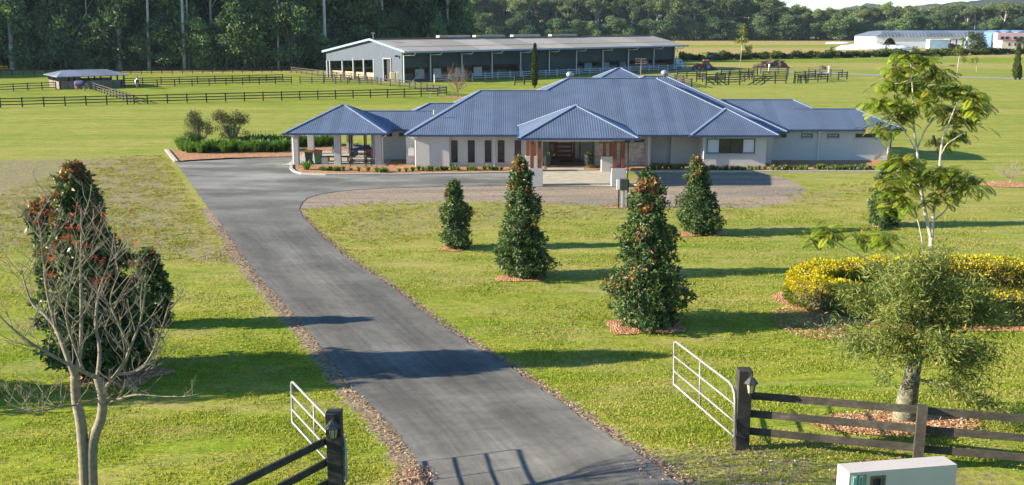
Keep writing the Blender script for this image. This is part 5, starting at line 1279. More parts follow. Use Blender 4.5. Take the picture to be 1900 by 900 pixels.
# ------------------------------------------------------------------ riding arena
N0 = Vector((-21., 193.3, 0)); ud = Vector((61.2, 56.5, 0)).normalized(); vd = Vector((-ud.y, ud.x, 0)); LN, WD = 84.5, 26.5
def ar(u, v, z=0.): return N0 + ud*u + vd*v + Vector((0, 0, z))
t = thing('riding_arena', 'huge roofed riding arena with pale metal roof and dark shade cloth walls behind the house', 'arena', N0)
arroof = sheet_metal('arena_roof', (.44, .395, .325), .9, .6, .1, .12, amp=.05, seams=9.)
arwall = sheet_metal('arena_wall', (.075, .10, .145), .55, .45, .2, .10, amp=.06)
trimm = simple('arena_trim', (.20, .27, .40), .5, .1); postm = simple('arena_post', (.22, .24, .27), .5, .15, metal=.3); rust = simple('red_trim', (.25, .10, .07), .6)
m, nt, b = nodes_of('shade_cloth'); n1 = noise_n(nt, .35, 4, .6); n2 = noise_n(nt, 2, 3, .6, stretch=(1, 1, .2)); r = ramp(nt, n1, [(.3, (.026, .040, .050)), (.7, (.050, .062, .068))]); r2 = ramp(nt, n2, [(.3, .85), (.7, 1.15)]); setc(nt, b, mixc(nt, 1., (r, 0), (r2, 0), 'MULTIPLY')); b.inputs['Roughness'].default_value = .9; shade = m
zE, zR, zL, vR = 6.15, 8.0, 5.3, 9.7; ov = 1.8
k = MB()
def slabq(a, b2, c, d, th=.12):
    dn = Vector((0, 0, -th)); k.add([a, b2, c, d, a + dn, b2 + dn, c + dn, d + dn], [(0, 1, 2, 3), (7, 6, 5, 4), (0, 4, 5, 1), (1, 5, 6, 2), (2, 6, 7, 3), (3, 7, 4, 0)])
zo = zE - ov*(zR - zE)/vR
slabq(ar(-.5, vR*.28, zE + .28*(zR - zE)), ar(LN + 1.5, vR*.28, zE + .28*(zR - zE)), ar(LN + 1.5, vR, zR), ar(-.5, vR, zR))
k.build('roof', arroof, t); k = MB()
slabq(ar(-.5, -ov, zo - .05), ar(LN + 1.5, -ov, zo - .05), ar(LN + 1.5, vR*.29, zE + .29*(zR - zE) - .06), ar(-.5, vR*.29, zE + .29*(zR - zE) - .06)); k.build('roof', arroof, t); k = MB()
slabq(ar(-.5, vR, zR), ar(LN + 1.5, vR, zR), ar(LN + 1.5, WD + .6, zL), ar(-.5, WD + .6, zL)); k.build('roof', arroof, t)
k = MB(); k.bar(ar(-.5, -ov - .1, zo - .1), ar(LN + 1.5, -ov - .1, zo - .1), .2, .35); k.build('gutter', trimm, t)
k = MB(); k.bar(ar(-.6, -ov, zo), ar(-.6, vR, zR), .2, .4); k.bar(ar(-.6, vR, zR), ar(-.6, WD + .6, zL), .2, .4); k.build('barge_board', trimm, t)
k = MB(); k.bar(ar(-.5, vR, zR + .12), ar(LN, vR, zR + .12), .7, .12); k.build('ridge_cap', rust, t)
k = MB()
for u in (17, 27, 38, 50):
    k.prism([(0, 0), (0, .5), (8.5, .5), (8.5, 0)], 1, -.55, .55); i0 = len(k.v) - 8
    k.xform(i0, lambda p_, u=u: ar(u + p_.x, vR + .6 + p_.y, zR + .1 + p_.z))
k.build('ridge_vent', arroof, t)
# gable end: solid sheet with a doorway on the right, open bays on the left
k = MB(); v1 = 9.3; zg = 4.35
def gz(v): return zE + (zR - zE)*v/vR - .15 if v < vR else zR + (zL - zR)*(v - vR)/(WD - vR) - .15
def gpoly(poly): 
    i0 = len(k.v); n = len(poly); k.add([ar(0, v, z) for v, z in poly] + [ar(.15, v, z) for v, z in poly], [tuple(range(n-1, -1, -1)), tuple(range(n, 2*n))] + [(i, (i+1) % n, n + (i+1) % n, n + i) for i in range(n)])
gpoly([(.0, 0), (3.6, 0), (3.6, gz(3.6)), (0, gz(0))]); gpoly([(3.6, 4.3), (5.9, 4.3), (5.9, gz(5.9)), (3.6, gz(3.6))]); gpoly([(5.9, 0), (v1, 0), (v1, gz(v1)), (5.9, gz(5.9))])
gpoly([(v1, zg - .3), (WD, 3.35), (WD, gz(WD)), (vR, gz(vR)), (v1, gz(v1))]); k.build('gable_wall', arwall, t)
k = MB(); k.bar(ar(-.06, 3.5, 0), ar(-.06, 3.5, 4.3), .15, .2, up=tuple(vd)); k.bar(ar(-.06, 6.0, 0), ar(-.06, 6.0, 4.3), .15, .2, up=tuple(vd)); k.bar(ar(-.06, 3.4, 4.4), ar(-.06, 6.1, 4.4), .2, .22); k.build('door_frame', postm, t)
k = MB(); gpoly([(3.6, 0), (5.9, 0), (5.9, 4.3), (3.6, 4.3)]); k.xform(0, lambda p_: p_ + ud*.4); dk_ = simple('dark_door', (.035, .034, .035), .8, .2); k.build('roller_door', dk_, t)
for v in (v1 + .1, 12.9, 16.6, 20.6, 25.3, 26.4):
    k = MB(); k.bar(ar(.1, v, 0), ar(.1, v, zg - .2 if v < 20 else 3.5), .32, .32, up=tuple(vd)); k.build('post', postm, t)
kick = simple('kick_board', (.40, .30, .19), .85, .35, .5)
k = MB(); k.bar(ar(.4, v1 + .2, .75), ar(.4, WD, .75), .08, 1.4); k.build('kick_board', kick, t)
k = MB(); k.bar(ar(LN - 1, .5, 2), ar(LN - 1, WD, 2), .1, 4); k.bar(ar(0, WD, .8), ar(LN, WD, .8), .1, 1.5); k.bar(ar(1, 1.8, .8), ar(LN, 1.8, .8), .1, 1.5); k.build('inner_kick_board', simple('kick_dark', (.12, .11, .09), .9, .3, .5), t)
k = MB(); i0 = 0; k.add([ar(.3, .5, .03), ar(LN, .5, .03), ar(LN, WD, .03), ar(.3, WD, .03), ar(.3, .5, -.1), ar(LN, .5, -.1), ar(LN, WD, -.1), ar(.3, WD, -.1)], [(0, 1, 2, 3), (7, 6, 5, 4), (0, 4, 5, 1), (1, 5, 6, 2), (2, 6, 7, 3), (3, 7, 4, 0)]); k.build('sand_floor', simple('arena_sand', (.22, .18, .14), .95, .2, 1.), t)
# long side
ups = []
for px_ in (798, 856, 912, 965, 1018, 1068.5, 1117.5, 1165, 1212, 1250.5):
    lo_u, hi_u = 0., 100.
    for _ in range(40):
        mu = (lo_u + hi_u)/2; q_ = ar(mu, 0, 3); d_ = q_.y*CT + (H - q_.z)*ST
        if 950 + F*q_.x/d_ < px_: lo_u = mu
        else: hi_u = mu
    ups.append(mu)
ups = [.3] + ups; bots = [2.75, 2.75, 2.75, 2.7, .35, .3, 2.6, 2.55, 2.5, 2.5]
for i, u in enumerate(ups):
    k = MB(); k.bar(ar(u, 0, 0), ar(u, 0, zE - .25), .3, .3, up=tuple(ud)); k.build('post', postm, t)
    k = MB(); k.tube([ar(u - .1, -.3, 0), ar(u - .1, -.3, zo - .75), ar(u + 1.6, -1.4, zo - .7), ar(u + 1.75, -ov + .1, zo - .15)], .11, 7); k.build('downpipe', dpm, t)
for i in range(len(ups)-1):
    a, b2, zb = ups[i], ups[i+1], bots[i]; k = MB(); k.bar(ar(a + .17, .1, (zb + zE - .3)/2), ar(b2 - .17, .1, (zb + zE - .3)/2), .05, zE - .3 - zb); k.build('shade_curtain', shade, t)
for i in (0, 9):
    u = ups[i]; sg = 1; k = MB(); k.bar(ar(u + 4.2*(1 if i == 0 else -1), -.1, 2.8), ar(u + .9*(1 if i == 0 else -1), -1.6, .1), .16, .16); k.build('brace', postm, t)
# stables seen under the curtains
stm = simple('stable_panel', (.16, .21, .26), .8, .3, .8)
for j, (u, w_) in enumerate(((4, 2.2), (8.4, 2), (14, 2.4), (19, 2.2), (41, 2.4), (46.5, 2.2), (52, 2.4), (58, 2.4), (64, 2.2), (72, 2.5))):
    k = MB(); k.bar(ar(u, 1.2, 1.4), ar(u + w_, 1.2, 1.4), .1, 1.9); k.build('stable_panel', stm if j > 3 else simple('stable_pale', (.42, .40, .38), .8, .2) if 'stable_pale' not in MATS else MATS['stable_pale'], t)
# pale rail fence along the arena
whr = simple('grey_white_rail', (.36, .39, .44), .8, .2, 2.)
ps = [tuple(ar(u, -4.2))[:2] for u in (4.5, 8, 11.5)]; rail_fence('arena_fence', 'short pale rail fence panel beside the near corner of the riding arena', 'pale rail fences along the arena', ps, (1.3, .9, .5), .14, .06, .2, 1.5, whr, whr)
ps = [tuple(ar(14 + 3.4*i, -4.2))[:2] for i in range(21)]; rail_fence('arena_fence', 'long pale rail fence along the shaded side of the riding arena', 'pale rail fences along the arena', ps, (1.3, .9, .5), .14, .06, .2, 1.5, whr, whr)
crm = simple('tank_cream', (.60, .53, .36), .6, .08)
for px_, lab in ((729.5, 'left cream water tank at the near corner of the riding arena'), (741, 'right cream water tank at the near corner of the riding arena')):
    p = P(px_, 152.3); tk = thing('water_tank', lab, 'water tank', p, 'cream tanks by the arena')
    k = MB(); k.box(p.x - .56, p.x + .56, p.y - .4, p.y + .5, 0, 1.95); k.build('body', crm, tk, bevel=.12); k = MB(); k.lathe((p.x, p.y, 1.95), [(.2, 0), (.2, .1), (.1, .14)], 10); k.build('lid', darkm, tk)
pl = P(695, 149); k = MB(); k.tube([(pl.x, pl.y, 0), (pl.x, pl.y, Q(696, 63, pl.y).z)], [.12, .08], 8); po = thing('light_pole', 'thin pale pole with a lamp head in front of the arena gable', 'pole', pl); k.build('pole', postm, po); k = MB(); zz_ = Q(696, 63, pl.y).z; k.box(pl.x - .3, pl.x + .3, pl.y - .5, pl.y, zz_, zz_ + .3); k.build('lamp_head', postm, po)
k = MB(); q_ = ar(-.3, 1.2, 4.9); k.box(q_.x - .35, q_.x + .3, q_.y - .3, q_.y, q_.z - .15, q_.z + .2); k.build('speaker', darkm, t)
p = P(649, 148.5); k = MB(); k.lathe((p.x, p.y, 0), [(.35, 0), (.4, .45), (.36, .5)], 12); tag(k.build('feed_tub', simple('tub_blue', (.03, .05, .16), .6)), 'small dark blue feed tub on the grass before the arena gable', 'tub')
# ------------------------------------------------------------------ right background: farm track, tractor, hedgerow, nursery
def strip(name, line, w_, mat, dz=.03):
    k = MB(); L_ = [Vector((*p_, dz)) for p_ in line]; vs = []
    for i, p_ in enumerate(L_):
        d = (L_[min(i+1, len(L_)-1)] - L_[max(i-1, 0)]).normalized(); s_ = Vector((-d.y, d.x, 0))*w_/2; vs += [p_ - s_, p_ + s_]
    k.add(vs, [(2*i, 2*i+2, 2*i+3, 2*i+1) for i in range(len(L_)-1)]); o = k.build(name, mat, None, fix=False); o['kind'] = 'structure'; return o
trackm = simple('track_gravel', (.25, .24, .23), .9, .2, .8)
strip('farm_track', [g2(1225, 133), g2(1300, 131.5), g2(1400, 132), g2(1520, 135), g2(1640, 140), g2(1780, 143), g2(1960, 148)], 5., trackm)
# tractor with front loader
p = P(1301, 130.5); s = dscale(p)
t = thing('tractor', 'red tractor with front loader and cab parked on the farm track', 'tractor', p)
def tx(px_): return p.x + (px_ - 1301)*s
def tzz(py_): return (130.5 - py_)*s
y0 = p.y
redt = simple('tractor_red', (.62, .07, .025), .4, .12)
k = MB(); k.prism([(tx(1290), tzz(126)), (tx(1304), tzz(126)), (tx(1304), tzz(118.5)), (tx(1291), tzz(119)), (tx(1289), tzz(121))], 1, y0 - .45, y0 + .45); k.build('bonnet', redt, t, bevel=.05)
k = MB(); k.prism([(tx(1303), tzz(126)), (tx(1316), tzz(126)), (tx(1314.5), tzz(113)), (tx(1304.5), tzz(113))], 1, y0 - .75, y0 + .75); cb_ = k.build('cab', glass_mat('cab_glass', (.07, .11, .13), .15), t)
k = MB(); k.box(tx(1303.5), tx(1315), y0 - .85, y0 + .85, tzz(113) + .004, tzz(111.3)); k.build('cab_roof', redt, cb_, bevel=.05)
for a in (1304, 1309, 1315):
    for yy in (y0 - .76, y0 + .76): k = MB(); k.bar((tx(a), yy, tzz(126)), (tx(a*.98 + 1309.5*.02), yy, tzz(113)), .08, .08); k.build('cab_pillar', darkm, cb_)
def wheel(px_, py_, r_, yy, w_=.4):
    k = MB(); c = Vector((tx(px_), yy, r_)); k.tube([c + Vector((0, -w_/2, 0)), c + Vector((0, -w_/2 + .06, 0)), c + Vector((0, w_/2 - .06, 0)), c + Vector((0, w_/2, 0))], [r_*.9, r_, r_, r_*.9], 20); wh = k.build('wheel', darkm, t)
    k = MB(); k.tube([c + Vector((0, -w_/2 - .02, 0)), c + Vector((0, w_/2 + .02, 0))], r_*.55, 14); k.build('rim', postm, wh)
for yy in (y0 - .8, y0 + .8): wheel(1312.5, 0, .85, yy, .5); wheel(1296, 0, .6, yy, .35)
k = MB()
for yy in (y0 - .6, y0 + .6): k.tube([(tx(1303), yy, tzz(119.5)), (tx(1293), yy, tzz(118.5)), (tx(1288), yy, tzz(122.5)), (tx(1286), yy, tzz(127))], .14, 6)
k.build('loader_arm', redt, t); k = MB(); k.prism([(tx(1280), .1), (tx(1287), .1), (tx(1287), .9), (tx(1285.5), .9), (tx(1285), .35), (tx(1280), .2)], 1, y0 - 1.1, y0 + 1.1); k.build('bucket', darkm, t)
k = MB(); k.prism([(tx(1318), .15), (tx(1332), .1), (tx(1328), .5), (tx(1320), 1.1), (tx(1318), .9)], 1, y0 - .9, y0 + .9); k.build('slasher', steelm, t)
# small white and blue truck body by the arena
p = P(1258.5, 128.5); s = dscale(p); t = thing('horse_float', 'small pale blue and white horse trailer beside the end of the arena', 'trailer', p)
k = MB(); k.box(p.x - 6.2*s, p.x + 5.8*s, p.y - 1, p.y + 2, .45, 18*s); k.build('body', simple('float_white', (.42, .56, .75), .5, .15, .8), t, bevel=.15)
k = MB(); k.box(p.x - 6.0*s, p.x - 1*s, p.y - 1.03, p.y - .9, 14*s, 19*s); k.build('front_panel', whitem, t, bevel=.1); k = MB(); k.box(p.x + 1*s, p.x + 4*s, p.y - 1.03, p.y - 1.0, 12.5*s, 15.5*s); k.box(p.x - 4*s, p.x + 4.6*s, p.y - 1.03, p.y - 1.0, 8*s, 9.5*s); k.build('window', glassm, t)
for dx in (-2.5, 2.5):
    k = MB(); k.tube([(p.x + dx*s, p.y - 1.05, .38), (p.x + dx*s, p.y - .8, .38)], .36, 14); k.build('wheel', darkm, t)
# lime green machine in the hedgerow
p = P(1308, 112); s = dscale(p); t = thing('boom_machine', 'lime green farm machine with raised arm parked by the hedgerow', 'farm machine', p)
lime = simple('lime_paint', (.50, .62, .03), .45, .1)
k = MB(); k.box(p.x - .5, p.x + .3, p.y - .5, p.y + .5, .8, 10.5*s); k.build('mast', lime, t); k = MB(); k.bar((p.x - 8*s, p.y, 11*s), (p.x + .2, p.y, 11.6*s), .6, .4); k.build('arm', lime, t)
k = MB(); k.box(p.x + .4, p.x + 2.4, p.y - .8, p.y + .8, .9, 10*s); k.build('cab', glass_mat('cab_blue', (.04, .09, .16), .2), t); k = MB(); k.prism([(p.x, 13*s), (p.x + 3, 12*s), (p.x + 7*s, 14.5*s), (p.x + 8*s, 15.5*s), (p.x + 4*s, 15*s)], 1, p.y - .6, p.y + .6); k.build('hopper', darkm, t)
for dx in (-.8, 2.2):
    k = MB(); k.tube([(p.x + dx, p.y - .9, .75), (p.x + dx, p.y - .5, .75)], .75, 14); k.build('wheel', darkm, t)
# heap of dirt and branches
p = P(1430, 126.5); s = dscale(p); bm = bmesh.new(); bmesh.ops.create_icosphere(bm, subdivisions=5, radius=1)
for v in bm.verts:
    q_ = v.co.copy(); n_ = 1 + .38*noise.noise(q_*2.2 + Vector((3, 1, 0))) + .22*noise.noise(q_*6)
    v.co = Vector((q_.x*30*s*n_ - 4*s*q_.z, q_.y*9*s*n_, max(-.1, q_.z)*15.5*s*n_*(.85 + .25*q_.x)))
me_ = bpy.data.meshes.new('dirt_heap'); bm.to_mesh(me_); bm.free()
o = link('dirt_heap', me_, simple('heap_brown', (.12, .085, .065), .95, .55, .9, .15, 3.)); o.location = p; tag(o, 'heap of brown dirt and dead branches on the grass behind the yards', 'dirt heap')
for px_, py_, lab in ((1427, 131, 'short white marker post at the track below the dirt heap'), (1537.5, 135, 'short white marker post with a cap near the yards')):
    p = P(px_, py_); k = MB(); k.tube([(p.x, p.y, 0), (p.x, p.y, 1.35)], .2, 8); k.lathe((p.x, p.y, 1.35), [(.26, 0), (.26, .1), (.1, .2)], 8); tag(k.build('marker_post', whitem), lab, 'post')
k = MB(); p = P(1525, 128); k.lathe((p.x, p.y, 0), [(1.2, 0), (1.0, .45), (.4, .8), (.05, .9)], 10); tag(k.build('dirt_mound', MATS['heap_brown']), 'tiny dark dirt mound on the grass right of the big heap', 'dirt heap')
# hedgerow of round bushes
hb = []
for sd in range(4):
    lob = [(rnd.uniform(-.8, .8), rnd.uniform(-.6, .6), rnd.uniform(.7, 2.0), rnd.uniform(.8, 1.2), rnd.uniform(.8, 1.2), rnd.uniform(.7, 1.0)) for _ in range(9)]
    hb.append(crown_mesh('foliage', lob, 700, .55, .6, [(.055, .085, .018), (.08, .115, .025), (.04, .06, .015)], shell=.5, cvar=.15))
i = 0
for a, b2, n in (((1262, 112), (1500, 108.5), 24), ((1500, 108.5), (1700, 104.5), 22), ((1700, 104.5), (1905, 99.5), 24)):
    for j in range(n):
        u = (j + rnd.uniform(.3, .7))/n; p = P(a[0] + (b2[0]-a[0])*u, a[1] + (b2[1]-a[1])*u); p.y += rnd.uniform(-2, 2)
        o = bpy.data.objects.new('hedgerow_bush', hb[i % 4]); COL.objects.link(o)
        if not hb[i % 4].materials: hb[i % 4].materials.append(leaf_dull)
        s_ = rnd.uniform(.85, 1.25); o.location = p; o.scale = (s_*1.0, s_*.9, s_*rnd.uniform(.62, .85)); o.rotation_euler = (0, 0, rnd.uniform(0, 6.28)); tag(o, 'round dark green bush in the hedgerow across the straw paddocks', 'bush', 'bushes of the far hedgerow'); i += 1
def blobtree(label, px_, py_, hpx, wpx, cols, n=1500, nm='tree', seed=1, grp=None):
    p = P(px_, py_); s = dscale(p); hh, r_ = hpx*s, wpx/2*s
    lob = [(rnd.uniform(-.62, .62)*r_, rnd.uniform(-.5, .5)*r_, hh*rnd.uniform(.3, .9), r_*rnd.uniform(.3, .45), r_*.4, hh*rnd.uniform(.1, .17)) for _ in range(14)]
    k = MB(); k.tube([(0, 0, 0), (0, 0, hh*.7)], [r_*.08, r_*.04], 7)
    put(nm, label, 'tree', p, grp, [('trunk', k, barkd), ('crown', crown_mesh('crown', lob, n, hh*.07, .5, cols, shell=.4, cvar=.2), leaf_dull)])
dg = [(.035, .055, .02), (.05, .075, .025), (.065, .085, .03)]
blobtree('dark bushy tree standing in front of the white nursery shed', 1811, 100, 41, 44, dg, 2600, 'bushy_tree')
blobtree('small round tree at the left end of the white nursery shed', 1623, 75, 22, 20, [(.10, .11, .045), (.13, .13, .05)], 1200, 'bushy_tree')
blobtree('small dark tree in the hedgerow beyond the white sapling stem', 1388, 107, 24, 17, dg, 900, 'bushy_tree')
blobtree('bushy dark tree in the hedgerow beside the lime machine', 1331, 112, 20, 22, dg, 900, 'bushy_tree')
blobtree('small pointed dark tree in the hedgerow left of the feathery tree top', 1544, 104, 17, 11, dg, 700, 'bushy_tree')
blobtree('thin grey tree in front of the white plastic piles', 1642, 104, 26, 22, [(.16, .14, .08), (.10, .10, .05)], 500, 'bushy_tree')
blobtree('dark shrub in front of the blue shed behind the grey tree', 1697, 102, 17, 14, dg, 600, 'bushy_tree')
blobtree('dark tree at the right edge before the pink shed', 1893, 96, 26, 22, dg, 900, 'bushy_tree')
blobtree('brown shrub between the blue gables and the pink shed', 1843, 86, 14, 12, [(.14, .12, .06), (.09, .09, .04)], 500, 'bushy_tree')
# nursery sheds
white2 = simple('nursery_white', (.80, .81, .82), .6, .07, .3); greyroof = sheet_metal('nursery_roof', (.19, .215, .25), 1.6, .35, .2, .25, amp=.1, seams=12.)
bluew = simple('nursery_blue', (.10, .19, .38), .7, .1, .3)
pa, pb = P(1624, 89), P(1910, 89); Yg = 470.
def gxw(px_, z=3.): return (px_ - 950)/F*(Yg*CT + (H - z)*ST)
def gzw(py_): return Q(950, py_, Yg).z
t = thing('nursery_shed', 'very long white nursery shed with grey curved roof far off at the right', 'shed', (gxw(1760), Yg, 0))
x0_, x1_ = gxw(1626), gxw(1960); zE2, zR2 = gzw(68), gzw(57)
k = MB(); k.box(x0_, x1_, Yg, Yg + 30, 0, zE2); k.build('wall', white2, t)
k = MB(); prof = [(Yg - .6, zE2), (Yg + 2, zE2 + (zR2 - zE2)*.55), (Yg + 6, zE2 + (zR2 - zE2)*.85), (Yg + 14, zR2), (Yg + 24, zE2 + (zR2 - zE2)*.8), (Yg + 30.6, zE2)]
k.prism(prof, 0, x0_ - .5, x1_ + .5); k.xform(0, lambda p_: Vector((p_.x + (6.*(p_.z - zE2)/(zR2 - zE2) if p_.x < x0_ + 1 else 0), p_.y, p_.z))); k.build('roof', greyroof, t)
k = MB()
for px_ in (1832, 1853.5, 1876):
    a, c_, b2 = gxw(px_ - 10), gxw(px_), gxw(px_ + 10); zb2, zt2_ = gzw(66), gzw(57.5)
    prof = [(a, 0), (b2, 0), (b2, zb2)] + [(c_ + (b2 - c_)*math.cos(q_)**1.0, zb2 + (zt2_ - zb2)*math.sin(q_)**.8) for q_ in (.5, 1., 1.45)] + [(c_, zt2_ + .3)] + [(c_ - (b2 - c_)*math.cos(q_), zb2 + (zt2_ - zb2)*math.sin(q_)**.8) for q_ in (1.45, 1., .5)] + [(a, zb2)]
    k.prism(prof, 1, Yg - 9, Yg + .5)
k.build('blue_gable', bluew, t)
k = MB()
for px_ in (1832, 1853.5, 1876): k.box(gxw(px_ - 1.6), gxw(px_ + 1.6), Yg - 9.1, Yg - 8.95, gzw(65), gzw(60))
k.build('gable_vent', darkm, t)
Yp = 455.
def gx2(px_): return (px_ - 950)/F*(Yp*CT + 8*ST)
t = thing('pink_shed', 'low cream and pink shed at the right edge in front of the blue gables', 'shed', (gx2(1870), Yp, 0))
k = MB(); k.box(gx2(1843.5), gx2(1883), Yp - 8, Yp, 0, 3.7); k.build('wall', simple('shed_cream', (.72, .64, .52), .8, .06), t); k = MB(); k.box(gx2(1843), gx2(1884), Yp - 8.3, Yp + .3, 3.7, 3.95); k.build('roof', simple('shed_red', (.40, .13, .11), .6, .1), t)
k = MB()
for px_ in (1857, 1868): k.box(gx2(px_ - 1.7), gx2(px_ + 1.7), Yp - 8.08, Yp - 7.99, 1.5, 2.6)
k.build('window', darkm, t); k = MB(); k.box(gx2(1854), gx2(1910), Yp + 2, Yp + 10, 3., 7.0); k.build('rear_wall', simple('shed_pink', (.70, .50, .44), .8, .06), t); k = MB()
for px_ in (1860, 1869, 1884, 1895): k.box(gx2(px_), gx2(px_ + 6), Yp + 1.9, Yp + 2.05, 4.2, 5.4)
k.build('dark_opening', darkm, t)
t = thing('poly_tunnel', 'round topped dark poly tunnel in front of the long white shed', 'poly tunnel', (gx2(1652), 440, 0))
tc, tr_ = gx2(1651)*438/455, 10.6*.247; k = MB(); r0_ = 2.9; off = Vector((gx2(1684) - gx2(1660), 16, 0)); arcp = [(math.cos(math.pi*j/12), math.sin(math.pi*j/12)) for j in range(13)]
bs = Vector((tc, 438, 0)); fr_ = [bs + Vector((c_*3.0, 0, .3 + 5.2*s_*.92)) for c_, s_ in arcp]; bk_ = [v + off for v in fr_]
k.add(fr_ + bk_, [(j, j+1, 14+j, 13+j) for j in range(12)] + [tuple(range(13, 26))]); o = k.build('cover', simple('tunnel_dark', (.10, .11, .13), .45, .35, .4), t, fix=True); so = o.modifiers.new('th', 'SOLIDIFY'); so.thickness = .15
k = MB(); k.tube(fr_, .12, 6); k.build('hoop', simple('hoop_grey', (.32, .24, .23), .6), t)
k = MB(); k.add([v + off*.3 for v in fr_], [tuple(range(13))]); k.build('inner_wall', simple('tunnel_inside', (.07, .075, .075), .9), t)
# white plastic covered rows
plm = simple('white_plastic', (.85, .86, .88), .45, .08, .5, .3, 1.)
def heap(label, px0, px1, py0, hpx, dpt, nm='plastic_heap'):
    a, b2 = P(px0, py0), P(px1, py0); s = dscale(a); bm = bmesh.new(); bmesh.ops.create_uvsphere(bm, u_segments=60, v_segments=20, radius=1); ln = (b2.x - a.x)/2
    for v in bm.verts:
        q_ = v.co; n_ = 1 + .16*noise.noise(Vector((q_.x*7, q_.y*2, q_.z*2 + px0))); sx_ = math.copysign(abs(q_.x)**.6, q_.x)
        v.co = Vector((sx_*ln, q_.y*dpt, max(0, q_.z)**.8*hpx*s*n_))
    me_ = bpy.data.meshes.new(nm); bm.to_mesh(me_); bm.free(); o = link(nm, me_, plm, smooth=True); o.location = (a + b2)/2; tag(o, label, 'plastic cover')
heap('long white plastic covered heap in front of the poly tunnel', 1552, 1692, 92., 10.0, 7); heap('small white plastic heap left of the long one in the far paddock', 1532, 1578, 81, 3.2, 4); heap('white plastic bundle at the left end of the white shed', 1608, 1626, 82, 7, 4)
# vehicles and stores in front of the white shed
t = thing('container_truck', 'pale blue container on the ground in front of the long white shed', 'container', (gx2(1720), 445, 0)); k = MB(); k.box(gx2(1703), gx2(1737), 442, 446, .4, 4.0); k.build('body', simple('container_blue', (.36, .53, .62), .6, .2, .3), t); k = MB(); k.box(gx2(1703.2), gx2(1736.8), 441.9, 445.9, 4.004, 4.3); k.build('roof', white2, t)
t = thing('open_shelter', 'dark open sided shelter with clutter beside the pale blue container', 'shelter', (gx2(1750), 445, 0)); k = MB(); k.box(gx2(1738), gx2(1763), 441, 448, 4.2, 4.6); k.build('roof', simple('shelter_grey', (.18, .22, .22), .6), t)
for px_ in (1738.5, 1750, 1762): k = MB(); k.box(gx2(px_) - .2, gx2(px_) + .2, 441.2, 441.6, 0, 4.2); k.build('post', darkm, t)
k = MB(); k.box(gx2(1739.5), gx2(1749), 443, 446, 0, 2.6); k.box(gx2(1751), gx2(1761), 443.5, 446, 0, 2.1); k.build('stored_goods', simple('stores_brown', (.12, .10, .09), .8, .5, .6), t)
k = MB(); c_ = Vector((gx2(1772), 443, 0)); k.lathe(c_, [(1.0, 0), (.85, 1.5), (.4, 4), (.08, 7.2)], 8); tag(k.build('silo_cone', simple('cone_grey', (.33, .38, .46), .5, .2)), 'narrow pointed grey cone in front of the white shed', 'cone')
# dark rubble line at the foot
k = MB()
for j in range(60):
    x_ = gx2(rnd.uniform(1672, 1800)); y_ = 430 + rnd.uniform(-3, 5); r_ = rnd.uniform(.4, 1.0); k.lathe((x_, y_, 0), [(r_, 0), (r_*.8, r_*.5), (r_*.2, r_*.9)], 6)
tag(k.build('rubble', MATS['heap_brown']), 'low brown rubble in front of the white shed', 'rubble', kind='stuff')

# ------------------------------------------------------------------ forests
def gum(seed, hh, dense=1., pale=.0):
    rr = random.Random(seed); k = MB(); lob = []; bend = rr.uniform(-.8, .8)
    fork = hh*rr.uniform(.42, .6); topv = Vector((bend + rr.uniform(-1, 1), rr.uniform(-.8, .8), hh*.86))
    k.tube([(0, 0, -.3), (bend*.5, 0, fork*.5), (bend, 0, fork), topv], [hh*.016, hh*.0125, hh*.010, hh*.003], 7)
    for j in range(rr.randint(7, 10)):
        a = rr.uniform(0, 6.283); z0 = fork*rr.uniform(.8, 1.25); ln = hh*rr.uniform(.10, .22); z1 = min(hh*.93, z0 + hh*rr.uniform(.08, .36))
        e = Vector((bend + math.cos(a)*ln, math.sin(a)*ln, z1)); st_ = Vector((bend*min(1, z0/fork), 0, z0)); k.tube([st_, st_.lerp(e, .5) + Vector((0, 0, hh*.015)), e], [hh*.006, hh*.004, hh*.0015], 5)
        r_ = hh*rr.uniform(.055, .10); lob.append((e.x, e.y, e.z, r_*1.15, r_*1.15, r_*.62))
        if rr.random() < .7: lob.append((e.x + rr.uniform(-1, 1)*r_*1.2, e.y + rr.uniform(-1, 1)*r_, e.z + rr.uniform(-.4, .8)*r_, r_*.8, r_*.8, r_*.5))
    lob += [(topv.x + rr.uniform(-.05, .05)*hh, topv.y + rr.uniform(-.05, .05)*hh, hh*rr.uniform(.84, .94), hh*.075, hh*.075, hh*.045) for _ in range(4)]
    cols = [(.11, .155, .068), (.145, .19, .08), (.08, .12, .056), (.20, .205, .085)]
    return k, crown_mesh('crown', lob, int(4200*dense), hh*.034, .42, cols, droop=.35, shell=.35, cvar=.22)
def under(seed, hh, r_, n=3600):
    rr = random.Random(seed); lob = []
    for j in range(15): 
        z = rr.uniform(.12, .9); q_ = (1 - abs(z - .42)*.9)
        lob.append((rr.uniform(-.65, .65)*r_*q_, rr.uniform(-.65, .65)*r_*q_, hh*z, r_*rr.uniform(.3, .46), r_*.4, hh*rr.uniform(.08, .14)))
    k = MB(); k.tube([(0, 0, -.2), (rr.uniform(-.3, .3), 0, hh*.8)], [r_*.06, r_*.02], 6)
    for l_ in lob[:7]: k.tube([(0, 0, hh*.25), l_[:3]], [r_*.03, r_*.012], 5)
    return k, crown_mesh('crown', lob, n, hh*.05, .45, [(.085, .155, .080), (.12, .19, .088), (.062, .115, .066), (.16, .21, .08)], droop=.1, shell=.4, cvar=.25)
barks = [barkp, simple('grey_gum_bark', (.30, .27, .235), .85, .3, 1.2), barkp]
GV = []
for i in range(6):
    k, c = gum(100 + i, 27. + i*.9); me_t = k.build('trunk', barks[i % 3], None, smooth=True, fix=False); mt_ = me_t.data; bpy.data.objects.remove(me_t); c.materials.append(leaf_dull); GV.append((mt_, c))
